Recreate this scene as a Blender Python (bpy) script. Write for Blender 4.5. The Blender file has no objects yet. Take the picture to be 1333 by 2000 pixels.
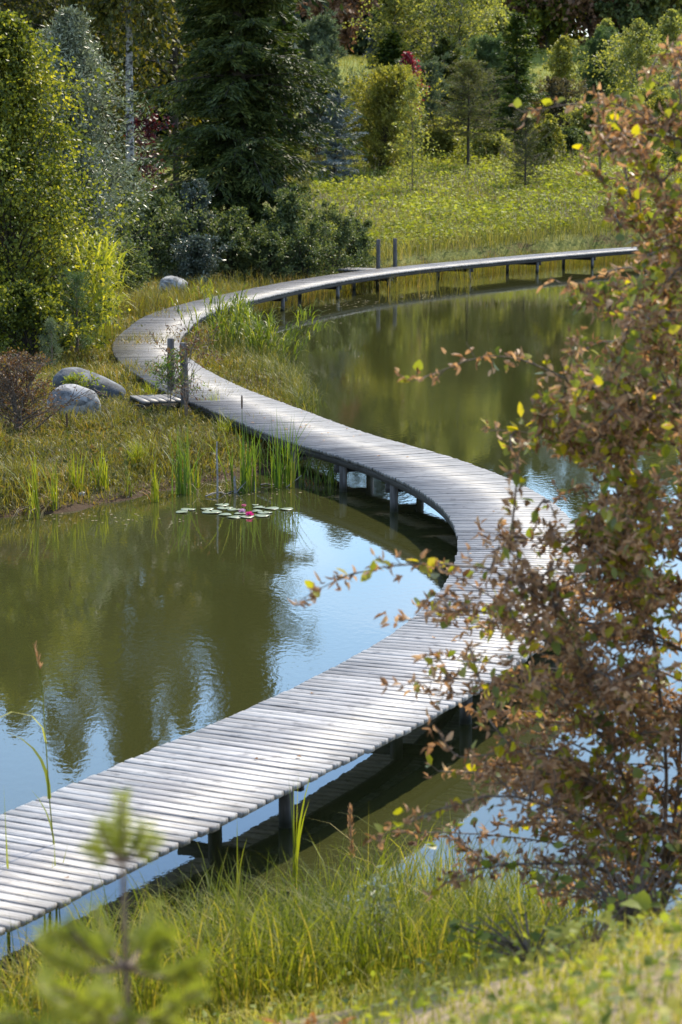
import bpy, math
import numpy as np
from mathutils import Vector

S = bpy.context.scene
COL = S.collection
R_ = np.random.default_rng(11)
F, CZ = 4722.0, 4.34                       # focal length in photo pixels, eye height above the water
PITCH = math.atan(760 / F)
SP, CP = math.sin(PITCH), math.cos(PITCH)
DECK = 0.44

# ------------------------------------------------------------------ placing
def flat(px, py, z=0.0):                   # where the sight line meets the level plane z
    a = math.tan(PITCH + math.atan((py - 1000) / F))
    Y = (CZ - z) / a
    return np.array([(px - 666.5) / F * (Y * CP - (z - CZ) * SP), Y, z])

def zat(py, Y):                            # height of a sight line at distance Y
    return CZ - Y * math.tan(PITCH + math.atan((py - 1000) / F))

def xat(px, Y, z=1.0):
    return (px - 666.5) / F * (Y * CP - (z - CZ) * SP)

def pt(px, py, Y):
    z = zat(py, Y)
    return np.array([xat(px, Y, z), Y, z])

# ------------------------------------------------------------------ mesh builder
class MB:
    def __init__(s): s.V = []; s.T = []; s.Q = []; s.n = 0; s.uv = None
    def add(s, V, T=None, Q=None):
        V = np.asarray(V, float).reshape(-1, 3)
        if T is not None and len(T): s.T.append(np.asarray(T, np.int64).reshape(-1, 3) + s.n)
        if Q is not None and len(Q): s.Q.append(np.asarray(Q, np.int64).reshape(-1, 4) + s.n)
        s.V.append(V); s.n += len(V); return s
    def arrays(s):
        V = np.vstack(s.V) if s.V else np.zeros((0, 3))
        T = np.vstack(s.T) if s.T else np.zeros((0, 3), np.int64)
        Q = np.vstack(s.Q) if s.Q else np.zeros((0, 4), np.int64)
        return V, T, Q
    def mesh(s, name, mat, smooth=False):
        V, T, Q = s.arrays()
        me = bpy.data.meshes.new(name)
        me.vertices.add(len(V)); me.vertices.foreach_set('co', V.astype(np.float32).ravel())
        me.loops.add(T.size + Q.size)
        me.loops.foreach_set('vertex_index', np.concatenate([T.ravel(), Q.ravel()]).astype(np.int32))
        me.polygons.add(len(T) + len(Q))
        st = np.concatenate([np.arange(len(T)) * 3, T.size + np.arange(len(Q)) * 4]).astype(np.int32)
        me.polygons.foreach_set('loop_start', st)
        if smooth: me.polygons.foreach_set('use_smooth', np.ones(len(st), bool))
        if s.uv is not None:
            U = np.vstack(s.uv); l = me.uv_layers.new(name='UVMap')
            idx = np.concatenate([T.ravel(), Q.ravel()])
            l.data.foreach_set('uv', U[idx].astype(np.float32).ravel())
        me.update(calc_edges=True)
        me.materials.append(mat)
        return me
    def build(s, name, mat, parent=None, smooth=False, loc=None):
        o = bpy.data.objects.new(name, s.mesh(name, mat, smooth)); COL.objects.link(o)
        if parent is not None: o.parent = parent
        if loc is not None: o.location = loc
        return o

def tag(o, label=None, cat=None, group=None, kind=None):
    if label: o['label'] = label
    if cat: o['category'] = cat
    if group: o['group'] = group
    if kind: o['kind'] = kind
    return o

def empty(name, loc, label, cat, group=None):
    o = bpy.data.objects.new(name, None); COL.objects.link(o)
    o.location = [float(v) for v in loc]; o.empty_display_size = .1
    return tag(o, label, cat, group)

def unit(v): return v / np.maximum(np.linalg.norm(v, axis=-1, keepdims=True), 1e-9)

def tubes(mb, P, R, sides=5, cap=True):    # P (n,k,3), R (n,k)
    P = np.asarray(P, float); R = np.asarray(R, float)
    if P.ndim == 2: P = P[None]; R = R[None]
    n, k, _ = P.shape
    T = unit(np.gradient(P, axis=1))
    ref = np.where(np.abs(T[:, :1, 2:3]) > .9, [[[1., 0, 0]]], [[[0, 0, 1.]]])
    A = unit(np.cross(T, np.broadcast_to(ref, T.shape))); B = np.cross(T, A)
    a = np.arange(sides) * 2 * np.pi / sides
    ring = P[:, :, None] + R[:, :, None, None] * (A[:, :, None] * np.cos(a)[:, None] + B[:, :, None] * np.sin(a)[:, None])
    idx = np.arange(n * k * sides).reshape(n, k, sides)
    q = np.stack([idx[:, :-1], np.roll(idx, -1, 2)[:, :-1], np.roll(idx, -1, 2)[:, 1:], idx[:, 1:]], -1)
    mb.add(ring, None, q)

def leaves(mb, P, D, L, W, rng, fold=.15, flatness=0.0):  # folded diamond leaves, two triangles each
    D = unit(D); n = len(P)
    N = rng.normal(size=(n, 3)); N[:, 2] += flatness
    Sd = unit(np.cross(D, N)); U = np.cross(Sd, D)
    L = np.broadcast_to(L, n)[:, None]; W = np.broadcast_to(W, n)[:, None]
    m = P + D * L * .45 + U * W * fold
    V = np.stack([P, m + Sd * W / 2, P + D * L, m - Sd * W / 2], 1)
    i = np.arange(n)[:, None] * 4
    mb.add(V, np.concatenate([i + [0, 1, 2], i + [0, 2, 3]]))

def ovate(mb, P, D, L, W, rng, curl=.3, bend=.3, flatness=1.0):  # fuller leaf: 8 vertices, curled about the midrib
    D = unit(D); n = len(P)
    N = rng.normal(size=(n, 3)); N[:, 2] += flatness
    Sd = unit(np.cross(D, N)); U = np.cross(Sd, D)
    L = np.broadcast_to(L, n)[:, None]; W = np.broadcast_to(W, n)[:, None]
    cu = np.broadcast_to(curl, n)[:, None]; be = np.broadcast_to(bend, n)[:, None]
    def row(t, w):
        c = P + D * L * t - U * L * be * t * t
        h = W * w / 2
        return c + Sd * h * np.cos(cu) + U * h * np.sin(cu), c, c - Sd * h * np.cos(cu) + U * h * np.sin(cu)
    a = row(.35, 1.0); b = row(.72, .72)
    tip = P + D * L - U * L * be
    V = np.stack([P, *a, *b, tip], 1)
    i = np.arange(n)[:, None] * 8
    T = np.concatenate([i + t for t in ([0, 1, 2], [0, 2, 3], [4, 7, 5], [5, 7, 6])])
    Q = np.concatenate([i + q for q in ([1, 4, 5, 2], [2, 5, 6, 3])])
    mb.add(V, T, Q)

def blades(mb, P, H, W, lean, rng, az=None, curl=1.0, seg=4):   # grass blades bending over
    n = len(P); H = np.broadcast_to(H, n).astype(float); W = np.broadcast_to(W, n).astype(float)
    lean = np.broadcast_to(lean, n).astype(float)
    az = rng.uniform(0, 2 * np.pi, n) if az is None else np.broadcast_to(az, n)
    d = np.stack([np.cos(az), np.sin(az), np.zeros(n)], 1)
    fa = az + np.pi / 2 + rng.normal(0, .6, n)
    s = np.stack([np.cos(fa), np.sin(fa), np.zeros(n)], 1)
    rows = []
    for j in range(seg + 1):
        t = j / seg
        ang = lean * (t * .4 + .6 * curl * t * t)
        c = P + d * (H * np.sin(ang) * t)[:, None] + np.array([0, 0, 1.]) * (H * np.cos(ang) * t)[:, None]
        w = W * (1 - t ** 2.2) * .5
        if j < seg: rows += [c - s * w[:, None], c + s * w[:, None]]
        else: rows.append(c)
    V = np.stack(rows, 1); m = 2 * seg + 1
    i = np.arange(n)[:, None] * m
    Q = np.concatenate([i + [2 * j, 2 * j + 1, 2 * j + 3, 2 * j + 2] for j in range(seg - 1)])
    T = i + [2 * seg - 2, 2 * seg - 1, 2 * seg]
    mb.add(V, T, Q)

# ------------------------------------------------------------------ materials
def newmat(name):
    m = bpy.data.materials.new(name); m.use_nodes = True
    nt = m.node_tree; nt.nodes.clear()
    return m, nt, (lambda t, **k: node(nt, t, **k))

def node(nt, t, **k):
    n = nt.nodes.new(t)
    for a, v in k.items(): setattr(n, a, v)
    return n

def ramp(nt, cols, pos=None, interp='LINEAR'):
    r = nt.nodes.new('ShaderNodeValToRGB'); r.color_ramp.interpolation = interp
    e = r.color_ramp.elements
    pos = pos or [i / max(1, len(cols) - 1) for i in range(len(cols))]
    while len(e) < len(cols): e.new(.5)
    for i, (c, p) in enumerate(zip(cols, pos)):
        e[i].position = p
    for i, c in enumerate(cols): e[i].color = (*c, 1)
    return r

ALBEDO = {'spruce_needles': 1.5, 'spruce_needles_fresh': 1.35, 'dark_birch_leaves': 2.0, 'shrub_leaves': 1.45, 'forest_leaves': 1.8, 'birch_leaves': 1.35, 'pine_needles': 1.35, 'larch_needles': 1.25, 'dark_larch_needles': 1.2, 'pale_birch_leaves': 1.15, 'copper_leaves': 1.3, 'dry_brown_leaves': 1.2}
def leaf_mat(name, cols, transl=.4, tcol=None, rough=.5, spec=.35, patch=3.0, pos=None):
    cols = [tuple(min(.7, v * ALBEDO.get(name, 1)) for v in c) for c in cols]
    m, nt, N = newmat(name); L = nt.links.new
    g = N('ShaderNodeNewGeometry'); tc = N('ShaderNodeTexCoord')
    no = N('ShaderNodeTexNoise'); no.inputs['Scale'].default_value = patch; no.inputs['Detail'].default_value = 2
    L(tc.outputs['Object'], no.inputs['Vector'])
    mx = N('ShaderNodeMath', operation='MULTIPLY_ADD'); mx.inputs[1].default_value = .75
    L(g.outputs['Random Per Island'], mx.inputs[0])
    m2 = N('ShaderNodeMath', operation='MULTIPLY_ADD'); m2.inputs[1].default_value = 1.3; m2.inputs[2].default_value = -.52
    L(no.outputs['Fac'], m2.inputs[0]); L(m2.outputs[0], mx.inputs[2])
    r = ramp(nt, cols, pos); L(mx.outputs[0], r.inputs['Fac'])
    p = N('ShaderNodeBsdfPrincipled'); p.inputs['Roughness'].default_value = rough
    p.inputs['Specular IOR Level'].default_value = spec
    L(r.outputs['Color'], p.inputs['Base Color'])
    t = N('ShaderNodeBsdfTranslucent')
    mc = N('ShaderNodeMix', data_type='RGBA', blend_type='MULTIPLY'); mc.inputs['Factor'].default_value = 1
    tc_ = tcol or (1.5, 1.45, .6)
    L(r.outputs['Color'], mc.inputs['A']); mc.inputs['B'].default_value = (*tc_, 1)
    L(mc.outputs['Result'], t.inputs['Color'])
    ms = N('ShaderNodeMixShader'); ms.inputs[0].default_value = transl
    L(p.outputs[0], ms.inputs[1]); L(t.outputs[0], ms.inputs[2])
    o = N('ShaderNodeOutputMaterial'); L(ms.outputs[0], o.inputs['Surface'])
    return m

def bark_mat(name, c1, c2, scale=(8, 8, 2), rough=.85, pos=None, wet=False):
    m, nt, N = newmat(name); L = nt.links.new
    tc = N('ShaderNodeTexCoord'); mp = N('ShaderNodeMapping'); mp.inputs['Scale'].default_value = scale
    no = N('ShaderNodeTexNoise'); no.inputs['Scale'].default_value = 2; no.inputs['Detail'].default_value = 5
    L(tc.outputs['Object'], mp.inputs[0]); L(mp.outputs[0], no.inputs['Vector'])
    r = ramp(nt, [c1, c2], pos or [.35, .65]); L(no.outputs['Fac'], r.inputs['Fac'])
    p = N('ShaderNodeBsdfPrincipled'); p.inputs['Roughness'].default_value = rough
    L(r.outputs[0], p.inputs['Base Color'])
    if wet:                                  # waterlogged band just above the surface
        sx = N('ShaderNodeSeparateXYZ'); L(tc.outputs['Object'], sx.inputs[0]); wr = N('ShaderNodeMapRange'); wr.inputs['From Min'].default_value = .03; wr.inputs['From Max'].default_value = .13
        L(sx.outputs['Z'], wr.inputs['Value']); wm_ = N('ShaderNodeMix', data_type='RGBA'); L(wr.outputs[0], wm_.inputs['Factor']); wm_.inputs['A'].default_value = (.018, .020, .010, 1)
        L(r.outputs[0], wm_.inputs['B']); L(wm_.outputs['Result'], p.inputs['Base Color'])
    b = N('ShaderNodeBump'); b.inputs['Strength'].default_value = .5; b.inputs['Distance'].default_value = .02
    L(no.outputs['Fac'], b.inputs['Height']); L(b.outputs[0], p.inputs['Normal'])
    o = N('ShaderNodeOutputMaterial'); L(p.outputs[0], o.inputs[0])
    return m

def wood_mat(name, cols, rough=(.45, .7), uvscale=(1.2, 16), dark=(.03, .028, .03), spec=.5, bumpd=.004):
    m, nt, N = newmat(name); L = nt.links.new
    uv = N('ShaderNodeUVMap'); mp = N('ShaderNodeMapping'); mp.inputs['Scale'].default_value = (*uvscale, 1)
    L(uv.outputs[0], mp.inputs[0])
    g = N('ShaderNodeNewGeometry')
    n1 = N('ShaderNodeTexNoise'); n1.inputs['Scale'].default_value = 3; n1.inputs['Detail'].default_value = 6; n1.inputs['Roughness'].default_value = .65
    L(mp.outputs[0], n1.inputs['Vector'])
    tc = N('ShaderNodeTexCoord'); n2 = N('ShaderNodeTexNoise'); n2.inputs['Scale'].default_value = 1.3; n2.inputs['Detail'].default_value = 3
    L(tc.outputs['Object'], n2.inputs['Vector'])
    r = ramp(nt, cols); 
    a = N('ShaderNodeMath', operation='MULTIPLY_ADD'); a.inputs[1].default_value = .45; L(g.outputs['Random Per Island'], a.inputs[0])
    b = N('ShaderNodeMath', operation='MULTIPLY_ADD'); b.inputs[1].default_value = .9; b.inputs[2].default_value = -.22; L(n2.outputs['Fac'], b.inputs[0])
    L(b.outputs[0], a.inputs[2]); L(a.outputs[0], r.inputs['Fac'])
    gr = ramp(nt, [dark, (.45, .45, .45), (1, 1, 1), (1, 1, 1)], [.32, .43, .53, 1]); L(n1.outputs['Fac'], gr.inputs['Fac'])
    mc = N('ShaderNodeMix', data_type='RGBA', blend_type='MULTIPLY'); mc.inputs['Factor'].default_value = .75
    L(r.outputs[0], mc.inputs['A']); L(gr.outputs[0], mc.inputs['B'])
    n3 = N('ShaderNodeTexNoise'); n3.inputs['Scale'].default_value = 9; n3.inputs['Detail'].default_value = 4; L(tc.outputs['Object'], n3.inputs['Vector'])
    st = ramp(nt, [(.35, .33, .33), (1, 1, 1)], [.30, .42]); L(n3.outputs['Fac'], st.inputs['Fac'])
    mc2 = N('ShaderNodeMix', data_type='RGBA', blend_type='MULTIPLY'); mc2.inputs['Factor'].default_value = .8
    L(mc.outputs['Result'], mc2.inputs['A']); L(st.outputs[0], mc2.inputs['B'])
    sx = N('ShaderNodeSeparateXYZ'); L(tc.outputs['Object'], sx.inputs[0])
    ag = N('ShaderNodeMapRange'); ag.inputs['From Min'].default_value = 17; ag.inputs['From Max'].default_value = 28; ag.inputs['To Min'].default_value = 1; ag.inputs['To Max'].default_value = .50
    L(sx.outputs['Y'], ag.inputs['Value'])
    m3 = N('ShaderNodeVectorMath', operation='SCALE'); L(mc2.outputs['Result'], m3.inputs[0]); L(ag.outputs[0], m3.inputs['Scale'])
    p = N('ShaderNodeBsdfPrincipled'); p.inputs['Specular IOR Level'].default_value = spec
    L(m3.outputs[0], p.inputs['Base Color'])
    rr = N('ShaderNodeMapRange'); rr.inputs['To Min'].default_value = rough[1]; rr.inputs['To Max'].default_value = rough[0]
    L(n1.outputs['Fac'], rr.inputs['Value']); L(rr.outputs[0], p.inputs['Roughness'])
    bp = N('ShaderNodeBump'); bp.inputs['Strength'].default_value = .6; bp.inputs['Distance'].default_value = bumpd
    L(n1.outputs['Fac'], bp.inputs['Height']); L(bp.outputs[0], p.inputs['Normal'])
    o = N('ShaderNodeOutputMaterial'); L(p.outputs[0], o.inputs[0])
    return m

def plain(name, col, rough=.6, transl=0.0, tcol=None):
    return leaf_mat(name, [tuple(c * .8 for c in col), tuple(min(1, c * 1.2) for c in col)], transl, tcol, rough)

M = {}
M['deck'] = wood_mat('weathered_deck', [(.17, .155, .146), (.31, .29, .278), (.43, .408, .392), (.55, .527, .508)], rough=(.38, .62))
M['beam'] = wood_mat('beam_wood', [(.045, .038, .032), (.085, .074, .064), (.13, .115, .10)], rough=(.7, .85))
M['post'] = bark_mat('post_wood', (.04, .036, .033), (.14, .128, .12), (10, 10, 1.2))
M['pile'] = bark_mat('support_wood', (.06, .055, .053), (.19, .18, .178), (10, 10, 1.2), wet=True)
M['bark'] = bark_mat('dark_bark', (.025, .02, .016), (.07, .055, .042))
M['twig'] = bark_mat('twig_bark', (.07, .052, .04), (.20, .155, .12), (20, 20, 20))
M['birchbark'] = bark_mat('birch_bark', (.02, .018, .016), (.30, .29, .285), (3, 3, 5), pos=[.42, .56])
M['pinebark'] = bark_mat('pine_bark', (.09, .06, .045), (.2, .14, .10), (12, 12, 12))
M['spruce'] = leaf_mat('spruce_needles', [(.009, .016, .004), (.022, .034, .008), (.044, .058, .013), (.10, .115, .028)], .25, (1.3, 1.3, .5), .55, .3, .8)
M['spruce2'] = leaf_mat('spruce_needles_fresh', [(.010, .020, .005), (.025, .045, .008), (.06, .085, .012), (.11, .13, .02)], .3, (1.4, 1.4, .4), .55, .3, .8)
M['blue'] = leaf_mat('blue_spruce_needles', [(.06, .078, .078), (.13, .165, .165), (.26, .31, .305)], .1, (1, 1, 1), .6, .3, 2)
M['pine'] = leaf_mat('pine_needles', [(.035, .06, .018), (.075, .115, .04), (.14, .18, .08)], .3, (1.2, 1.25, .7), .5, .35, 1)
M['pinegrey'] = leaf_mat('grey_pine_needles', [(.06, .09, .045), (.12, .16, .085), (.20, .24, .14)], .3, (1.2, 1.2, .8), .5, .35, 1)
M['larch'] = leaf_mat('larch_needles', [(.05, .06, .015), (.10, .11, .028), (.16, .165, .05)], .35, (1.3, 1.25, .6), .6, .25, 1.5)
M['larchdark'] = leaf_mat('dark_larch_needles', [(.03, .04, .012), (.06, .07, .022), (.10, .11, .04)], .25, (1.2, 1.2, .6), .6, .25, 1.5)
M['birch'] = leaf_mat('birch_leaves', [(.022, .034, .008), (.055, .072, .014), (.12, .135, .022), (.30, .28, .035)], .45, (1.7, 1.6, .5), .45, .3, 1.2)
M['birchpale'] = leaf_mat('pale_birch_leaves', [(.085, .10, .028), (.165, .18, .055), (.255, .26, .085), (.36, .33, .10)], .45, (1.4, 1.4, .5), .5, .35, 1)
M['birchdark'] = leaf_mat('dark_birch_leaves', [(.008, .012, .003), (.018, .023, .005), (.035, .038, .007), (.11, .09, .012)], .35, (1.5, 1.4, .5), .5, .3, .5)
M['willow'] = leaf_mat('willow_leaves', [(.06, .07, .038), (.13, .145, .085), (.24, .26, .17), (.38, .40, .30)], .25, (1.1, 1.2, .8), .4, .5, 1)
M['bushyel'] = leaf_mat('yellow_green_leaves', [(.08, .095, .018), (.17, .18, .035), (.28, .27, .06), (.40, .36, .10)], .45, (1.4, 1.35, .5), .5, .35, 1.5)
M['shrub'] = leaf_mat('shrub_leaves', [(.022, .034, .013), (.05, .068, .024), (.088, .104, .038), (.145, .155, .06)], .35, (1.3, 1.35, .6), .5, .3, 1.5)
M['shrubsilver'] = leaf_mat('silvery_leaves', [(.03, .042, .028), (.07, .09, .062), (.22, .24, .20)], .2, (1, 1.1, .9), .35, .5, 1.5)
M['red'] = leaf_mat('red_leaves', [(.035, .008, .010), (.075, .014, .018), (.14, .03, .035)], .3, (1.4, .8, .7), .45, .4, 2)
M['crimson'] = leaf_mat('crimson_leaves', [(.10, .012, .02), (.22, .03, .045), (.34, .06, .08)], .4, (1.4, .8, .8), .5, .3, 2)
M['copper'] = leaf_mat('copper_leaves', [(.06, .032, .02), (.13, .072, .042), (.21, .12, .07)], .3, (1.2, 1, .8), .55, .3, 1)
M['brownshrub'] = leaf_mat('brownish_leaves', [(.05, .045, .02), (.11, .095, .045), (.17, .14, .07)], .3, (1.3, 1.2, .7), .55, .3, 1)
M['autumn'] = leaf_mat('autumn_shrub_leaves', [(.05, .025, .015), (.11, .055, .03), (.17, .10, .045), (.14, .14, .035)], .35, (1.4, 1.2, .6), .5, .35, 2)
M['deadleaf'] = leaf_mat('dry_brown_leaves', [(.11, .060, .032), (.23, .137, .076), (.36, .23, .135), (.48, .35, .23)], .38, (1.35, 1.1, .7), .55, .3, 4)
M['greenleaf'] = leaf_mat('green_alder_leaves', [(.08, .11, .03), (.15, .18, .045), (.25, .25, .03), (.40, .33, .02)], .5, (1.9, 1.8, .35), .38, .5, 3)
M['reed'] = leaf_mat('reed_leaves', [(.09, .12, .012), (.17, .20, .02), (.27, .28, .035), (.38, .34, .08)], .5, (1.5, 1.5, .4), .42, .45, 2)
M['reedbright'] = leaf_mat('bright_reed_leaves', [(.16, .20, .015), (.28, .31, .03), (.40, .39, .06), (.48, .42, .12)], .5, (1.4, 1.4, .4), .45, .35, 2)
M['reedmid'] = leaf_mat('green_reed_leaves', [(.05, .085, .014), (.10, .14, .02), (.18, .21, .035), (.30, .29, .08)], .45, (1.5, 1.5, .4), .42, .4, 2)
M['reeddark'] = leaf_mat('cattail_leaves', [(.04, .085, .015), (.085, .15, .025), (.15, .20, .03), (.28, .24, .05)], .4, (1.5, 1.5, .4), .42, .45, 1.5)
M['palew'] = leaf_mat('whitish_leaves', [(.16, .19, .09), (.26, .29, .16), (.38, .38, .25)], .3, (1, 1, .8), .45, .4, 3)
M['weeddull'] = leaf_mat('dull_weed_leaves', [(.04, .055, .018), (.09, .10, .03), (.15, .14, .045), (.16, .10, .05)], .35, (1.3, 1.2, .6), .8, .08, 2)
M['orange'] = plain('orange_leaf', (.42, .18, .03), .5, .4, (1.3, 1, .4))
M['straw'] = leaf_mat('straw', [(.16, .12, .06), (.28, .22, .12), (.42, .36, .25)], .2, (1, 1, .7), .6, .3)
M['sedge'] = leaf_mat('sedge_blades', [(.045, .062, .009), (.105, .135, .018), (.195, .21, .033), (.34, .27, .08)], .5, (1.45, 1.4, .4), .55, .2, 1.2)
M['shoresedge'] = leaf_mat('shore_sedge_blades', [(.045, .06, .012), (.09, .105, .02), (.15, .155, .035), (.26, .22, .09)], .4, (1.4, 1.35, .5), .5, .3, 1.2)
M['bankgrass'] = leaf_mat('bank_grass', [(.085, .05, .02), (.105, .115, .025), (.20, .185, .04), (.28, .19, .075)], .4, (1.5, 1.4, .4), .5, .35, .5)
M['frontgrass'] = leaf_mat('front_grass', [(.12, .14, .018), (.25, .265, .03), (.40, .36, .07), (.42, .35, .20)], .45, (1.4, 1.35, .5), .6, .15, 1.2)
M['weed'] = leaf_mat('weed_leaves', [(.08, .11, .025), (.15, .19, .04), (.24, .27, .06), (.36, .33, .06)], .45, (1.5, 1.5, .4), .55, .2, 2)
M['meadow'] = leaf_mat('meadow_leaves', [(.09, .105, .02), (.19, .215, .038), (.31, .33, .06), (.44, .45, .16)], .4, (1.4, 1.4, .4), .6, .15, .25)
M['meadowgrass'] = leaf_mat('meadow_grass', [(.08, .10, .022), (.15, .165, .035), (.25, .23, .07), (.34, .29, .14)], .4, (1.4, 1.35, .5), .5, .35, .3)
M['forest'] = leaf_mat('forest_leaves', [(.006, .012, .006), (.015, .026, .012), (.03, .045, .018), (.055, .065, .022)], .2, (1.3, 1.3, .6), .6, .25, .12)
M['petal'] = plain('pink_petal', (.62, .05, .26), .4, .35, (1.2, .8, 1))
M['petalpale'] = plain('pale_pink_petal', (.75, .42, .62), .4, .35, (1.1, 1, 1))
M['petalrose'] = plain('rose_petal', (.68, .22, .32), .4, .35, (1.1, .9, .9))
M['stamen'] = plain('stamen', (.75, .5, .08), .6)
M['pad'] = leaf_mat('lily_pad', [(.13, .17, .10), (.20, .24, .15), (.30, .31, .17)], .05, (1, 1, .6), .32, .6, 6)
M['cathead'] = plain('cattail_head', (.055, .028, .016), .9)
M['deadwood'] = bark_mat('dead_wood', (.16, .14, .13), (.36, .34, .32), (6, 6, 12))

def rock_mat(name, c1, c2, c3, seed):
    m, nt, N = newmat(name); L = nt.links.new
    tc = N('ShaderNodeTexCoord'); mp = N('ShaderNodeMapping'); mp.inputs['Location'].default_value = (seed, seed * .7, 0)
    L(tc.outputs['Object'], mp.inputs[0])
    n1 = N('ShaderNodeTexNoise'); n1.inputs['Scale'].default_value = 5; n1.inputs['Detail'].default_value = 9; n1.inputs['Roughness'].default_value = .68
    n2 = N('ShaderNodeTexNoise'); n2.inputs['Scale'].default_value = 40; n2.inputs['Detail'].default_value = 3
    n3 = N('ShaderNodeTexNoise'); n3.inputs['Scale'].default_value = 3; n3.inputs['Detail'].default_value = 6; n3.inputs['Distortion'].default_value = 1.2
    for n in (n1, n2, n3): L(mp.outputs[0], n.inputs['Vector'])
    r = ramp(nt, [c1, c2, c3], [.36, .5, .66]); L(n1.outputs['Fac'], r.inputs['Fac'])
    sp = ramp(nt, [(.35, .35, .36), (1, 1, 1)], [.36, .47]); L(n2.outputs['Fac'], sp.inputs['Fac'])
    li = ramp(nt, [(0, 0, 0), (1, 1, 1)], [.52, .58]); L(n3.outputs['Fac'], li.inputs['Fac'])
    mx = N('ShaderNodeMix', data_type='RGBA', blend_type='MULTIPLY'); mx.inputs['Factor'].default_value = .55
    L(r.outputs[0], mx.inputs['A']); L(sp.outputs[0], mx.inputs['B'])
    m2 = N('ShaderNodeMix', data_type='RGBA'); L(li.outputs[0], m2.inputs['Factor'])
    L(mx.outputs['Result'], m2.inputs['A']); m2.inputs['B'].default_value = (*[min(1, c * 1.25) for c in c3], 1)
    p = N('ShaderNodeBsdfPrincipled'); p.inputs['Roughness'].default_value = .8
    L(m2.outputs['Result'], p.inputs['Base Color'])
    b = N('ShaderNodeBump'); b.inputs['Strength'].default_value = .6; b.inputs['Distance'].default_value = .02
    L(n1.outputs['Fac'], b.inputs['Height']); L(b.outputs[0], p.inputs['Normal'])
    o = N('ShaderNodeOutputMaterial'); L(p.outputs[0], o.inputs[0])
    return m

# ------------------------------------------------------------------ terrain
shore = [(-40, 11.6), (-6, 11.5)]
shore += [(-1.7, 11.7), (0, 12.0), (1.2, 12.2), (2.2, 11.9), (4, 11.6), (9, 11.5), (40, 12), (60, 40), (60, 80), (24, 76.5)]
shore += [tuple(flat(x, y)[:2]) for x, y in [(1420, 493), (1300, 496), (1150, 502), (1000, 511), (860, 521), (740, 533), (640, 545), (560, 556), (470, 574), (400, 590), (330, 606), (300, 596), (270, 604), (300, 614),
         (420, 612), (470, 608), (495, 622), (515, 655), (545, 705), (582, 755), (604, 800), (608, 850), (596, 890),
         (545, 920), (470, 928), (415, 940), (340, 955), (270, 972), (200, 985), (100, 1003), (0, 1012), (-200, 1020)]]
shore += [(-14, 27), (-40, 27)]
SH = np.array(shore)

def sdist(P):                               # signed distance to the pond: negative over water
    a = SH; b = np.roll(SH, -1, 0); out = np.full(len(P), 1e9); ins = np.zeros(len(P), bool)
    for i in range(len(a)):
        ab = b[i] - a[i]; ap = P - a[i]
        t = np.clip((ap @ ab) / (ab @ ab), 0, 1)
        out = np.minimum(out, np.hypot(*(ap - t[:, None] * ab).T))
        c = ((a[i, 1] > P[:, 1]) != (b[i, 1] > P[:, 1]))
        with np.errstate(divide='ignore', invalid='ignore'):
            xi = (b[i, 0] - a[i, 0]) * (P[:, 1] - a[i, 1]) / (b[i, 1] - a[i, 1] + 1e-12) + a[i, 0]
        ins ^= c & (P[:, 0] < xi)
    return np.where(ins, -out, out)

def wob(x, y):
    return (np.sin(x * 1.3 + 1.1 * np.sin(y * .7)) * np.cos(y * 1.1 + .6 * np.sin(x * .9)) * .5 + .3 * np.sin(x * 3.1 + y * 2.3))

def ground(P):
    P = np.atleast_2d(np.asarray(P, float))[:, :2]; x, y = P[:, 0], P[:, 1]
    d = sdist(P) + .18 * wob(x * 1.7, y * 1.7)
    land = .02 + .10 * (1 - np.exp(-np.maximum(d, 0) / .25)) + .42 * (1 - np.exp(-np.maximum(d, 0) / 6)) + .05 * wob(x * .8, y * .8) * np.clip(d, 0, 1)
    hill = .076 * 6 * np.log1p(np.exp((np.minimum(y, 205) - 74) / 6)) + .03 * np.maximum(y - 205, 0)
    hill = hill * (1 + .10 * np.sin(x * .13 + y * .05)) 
    fr = np.interp(y, [-10, 3, 4.5, 6.5, 8.5, 10, 11.3, 12.2], [2.5, 2.27, 1.95, 1.36, .80, .30, .0, 0]) 
    fr = np.maximum(fr + np.where(y < 11.3, .30 * np.clip(x, -1.6, 2.2), 0) * np.clip((11.3 - y) / 3, 0, 1), 0) + .03 * wob(x * 3, y * 3) * (y < 11)
    z = np.where(d > 0, land + np.where(y > 40, hill, 0) + np.where(y < 20, fr, 0), np.maximum(-.9, d * .35))
    return z

def gz(x, y): return float(ground([(x, y)])[0])

ys = np.concatenate([np.arange(-10, 14, .18), np.arange(14, 62, .3), np.arange(62, 90, .6), np.arange(90, 200, 2), np.arange(200, 420, 8)])
xs = np.concatenate([np.arange(-160, -30, 8), np.arange(-30, -10, 1), np.arange(-10, 12, .28), np.arange(12, 40, 1), np.arange(40, 170, 8)])
X, Y = np.meshgrid(xs, ys); Gp = np.stack([X.ravel(), Y.ravel()], 1)
Gz = ground(Gp)
idx = np.arange(len(Gp)).reshape(X.shape)
gm = MB(); gm.add(np.column_stack([Gp, Gz]), None, np.stack([idx[:-1, :-1], idx[:-1, 1:], idx[1:, 1:], idx[1:, :-1]], -1))

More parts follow.
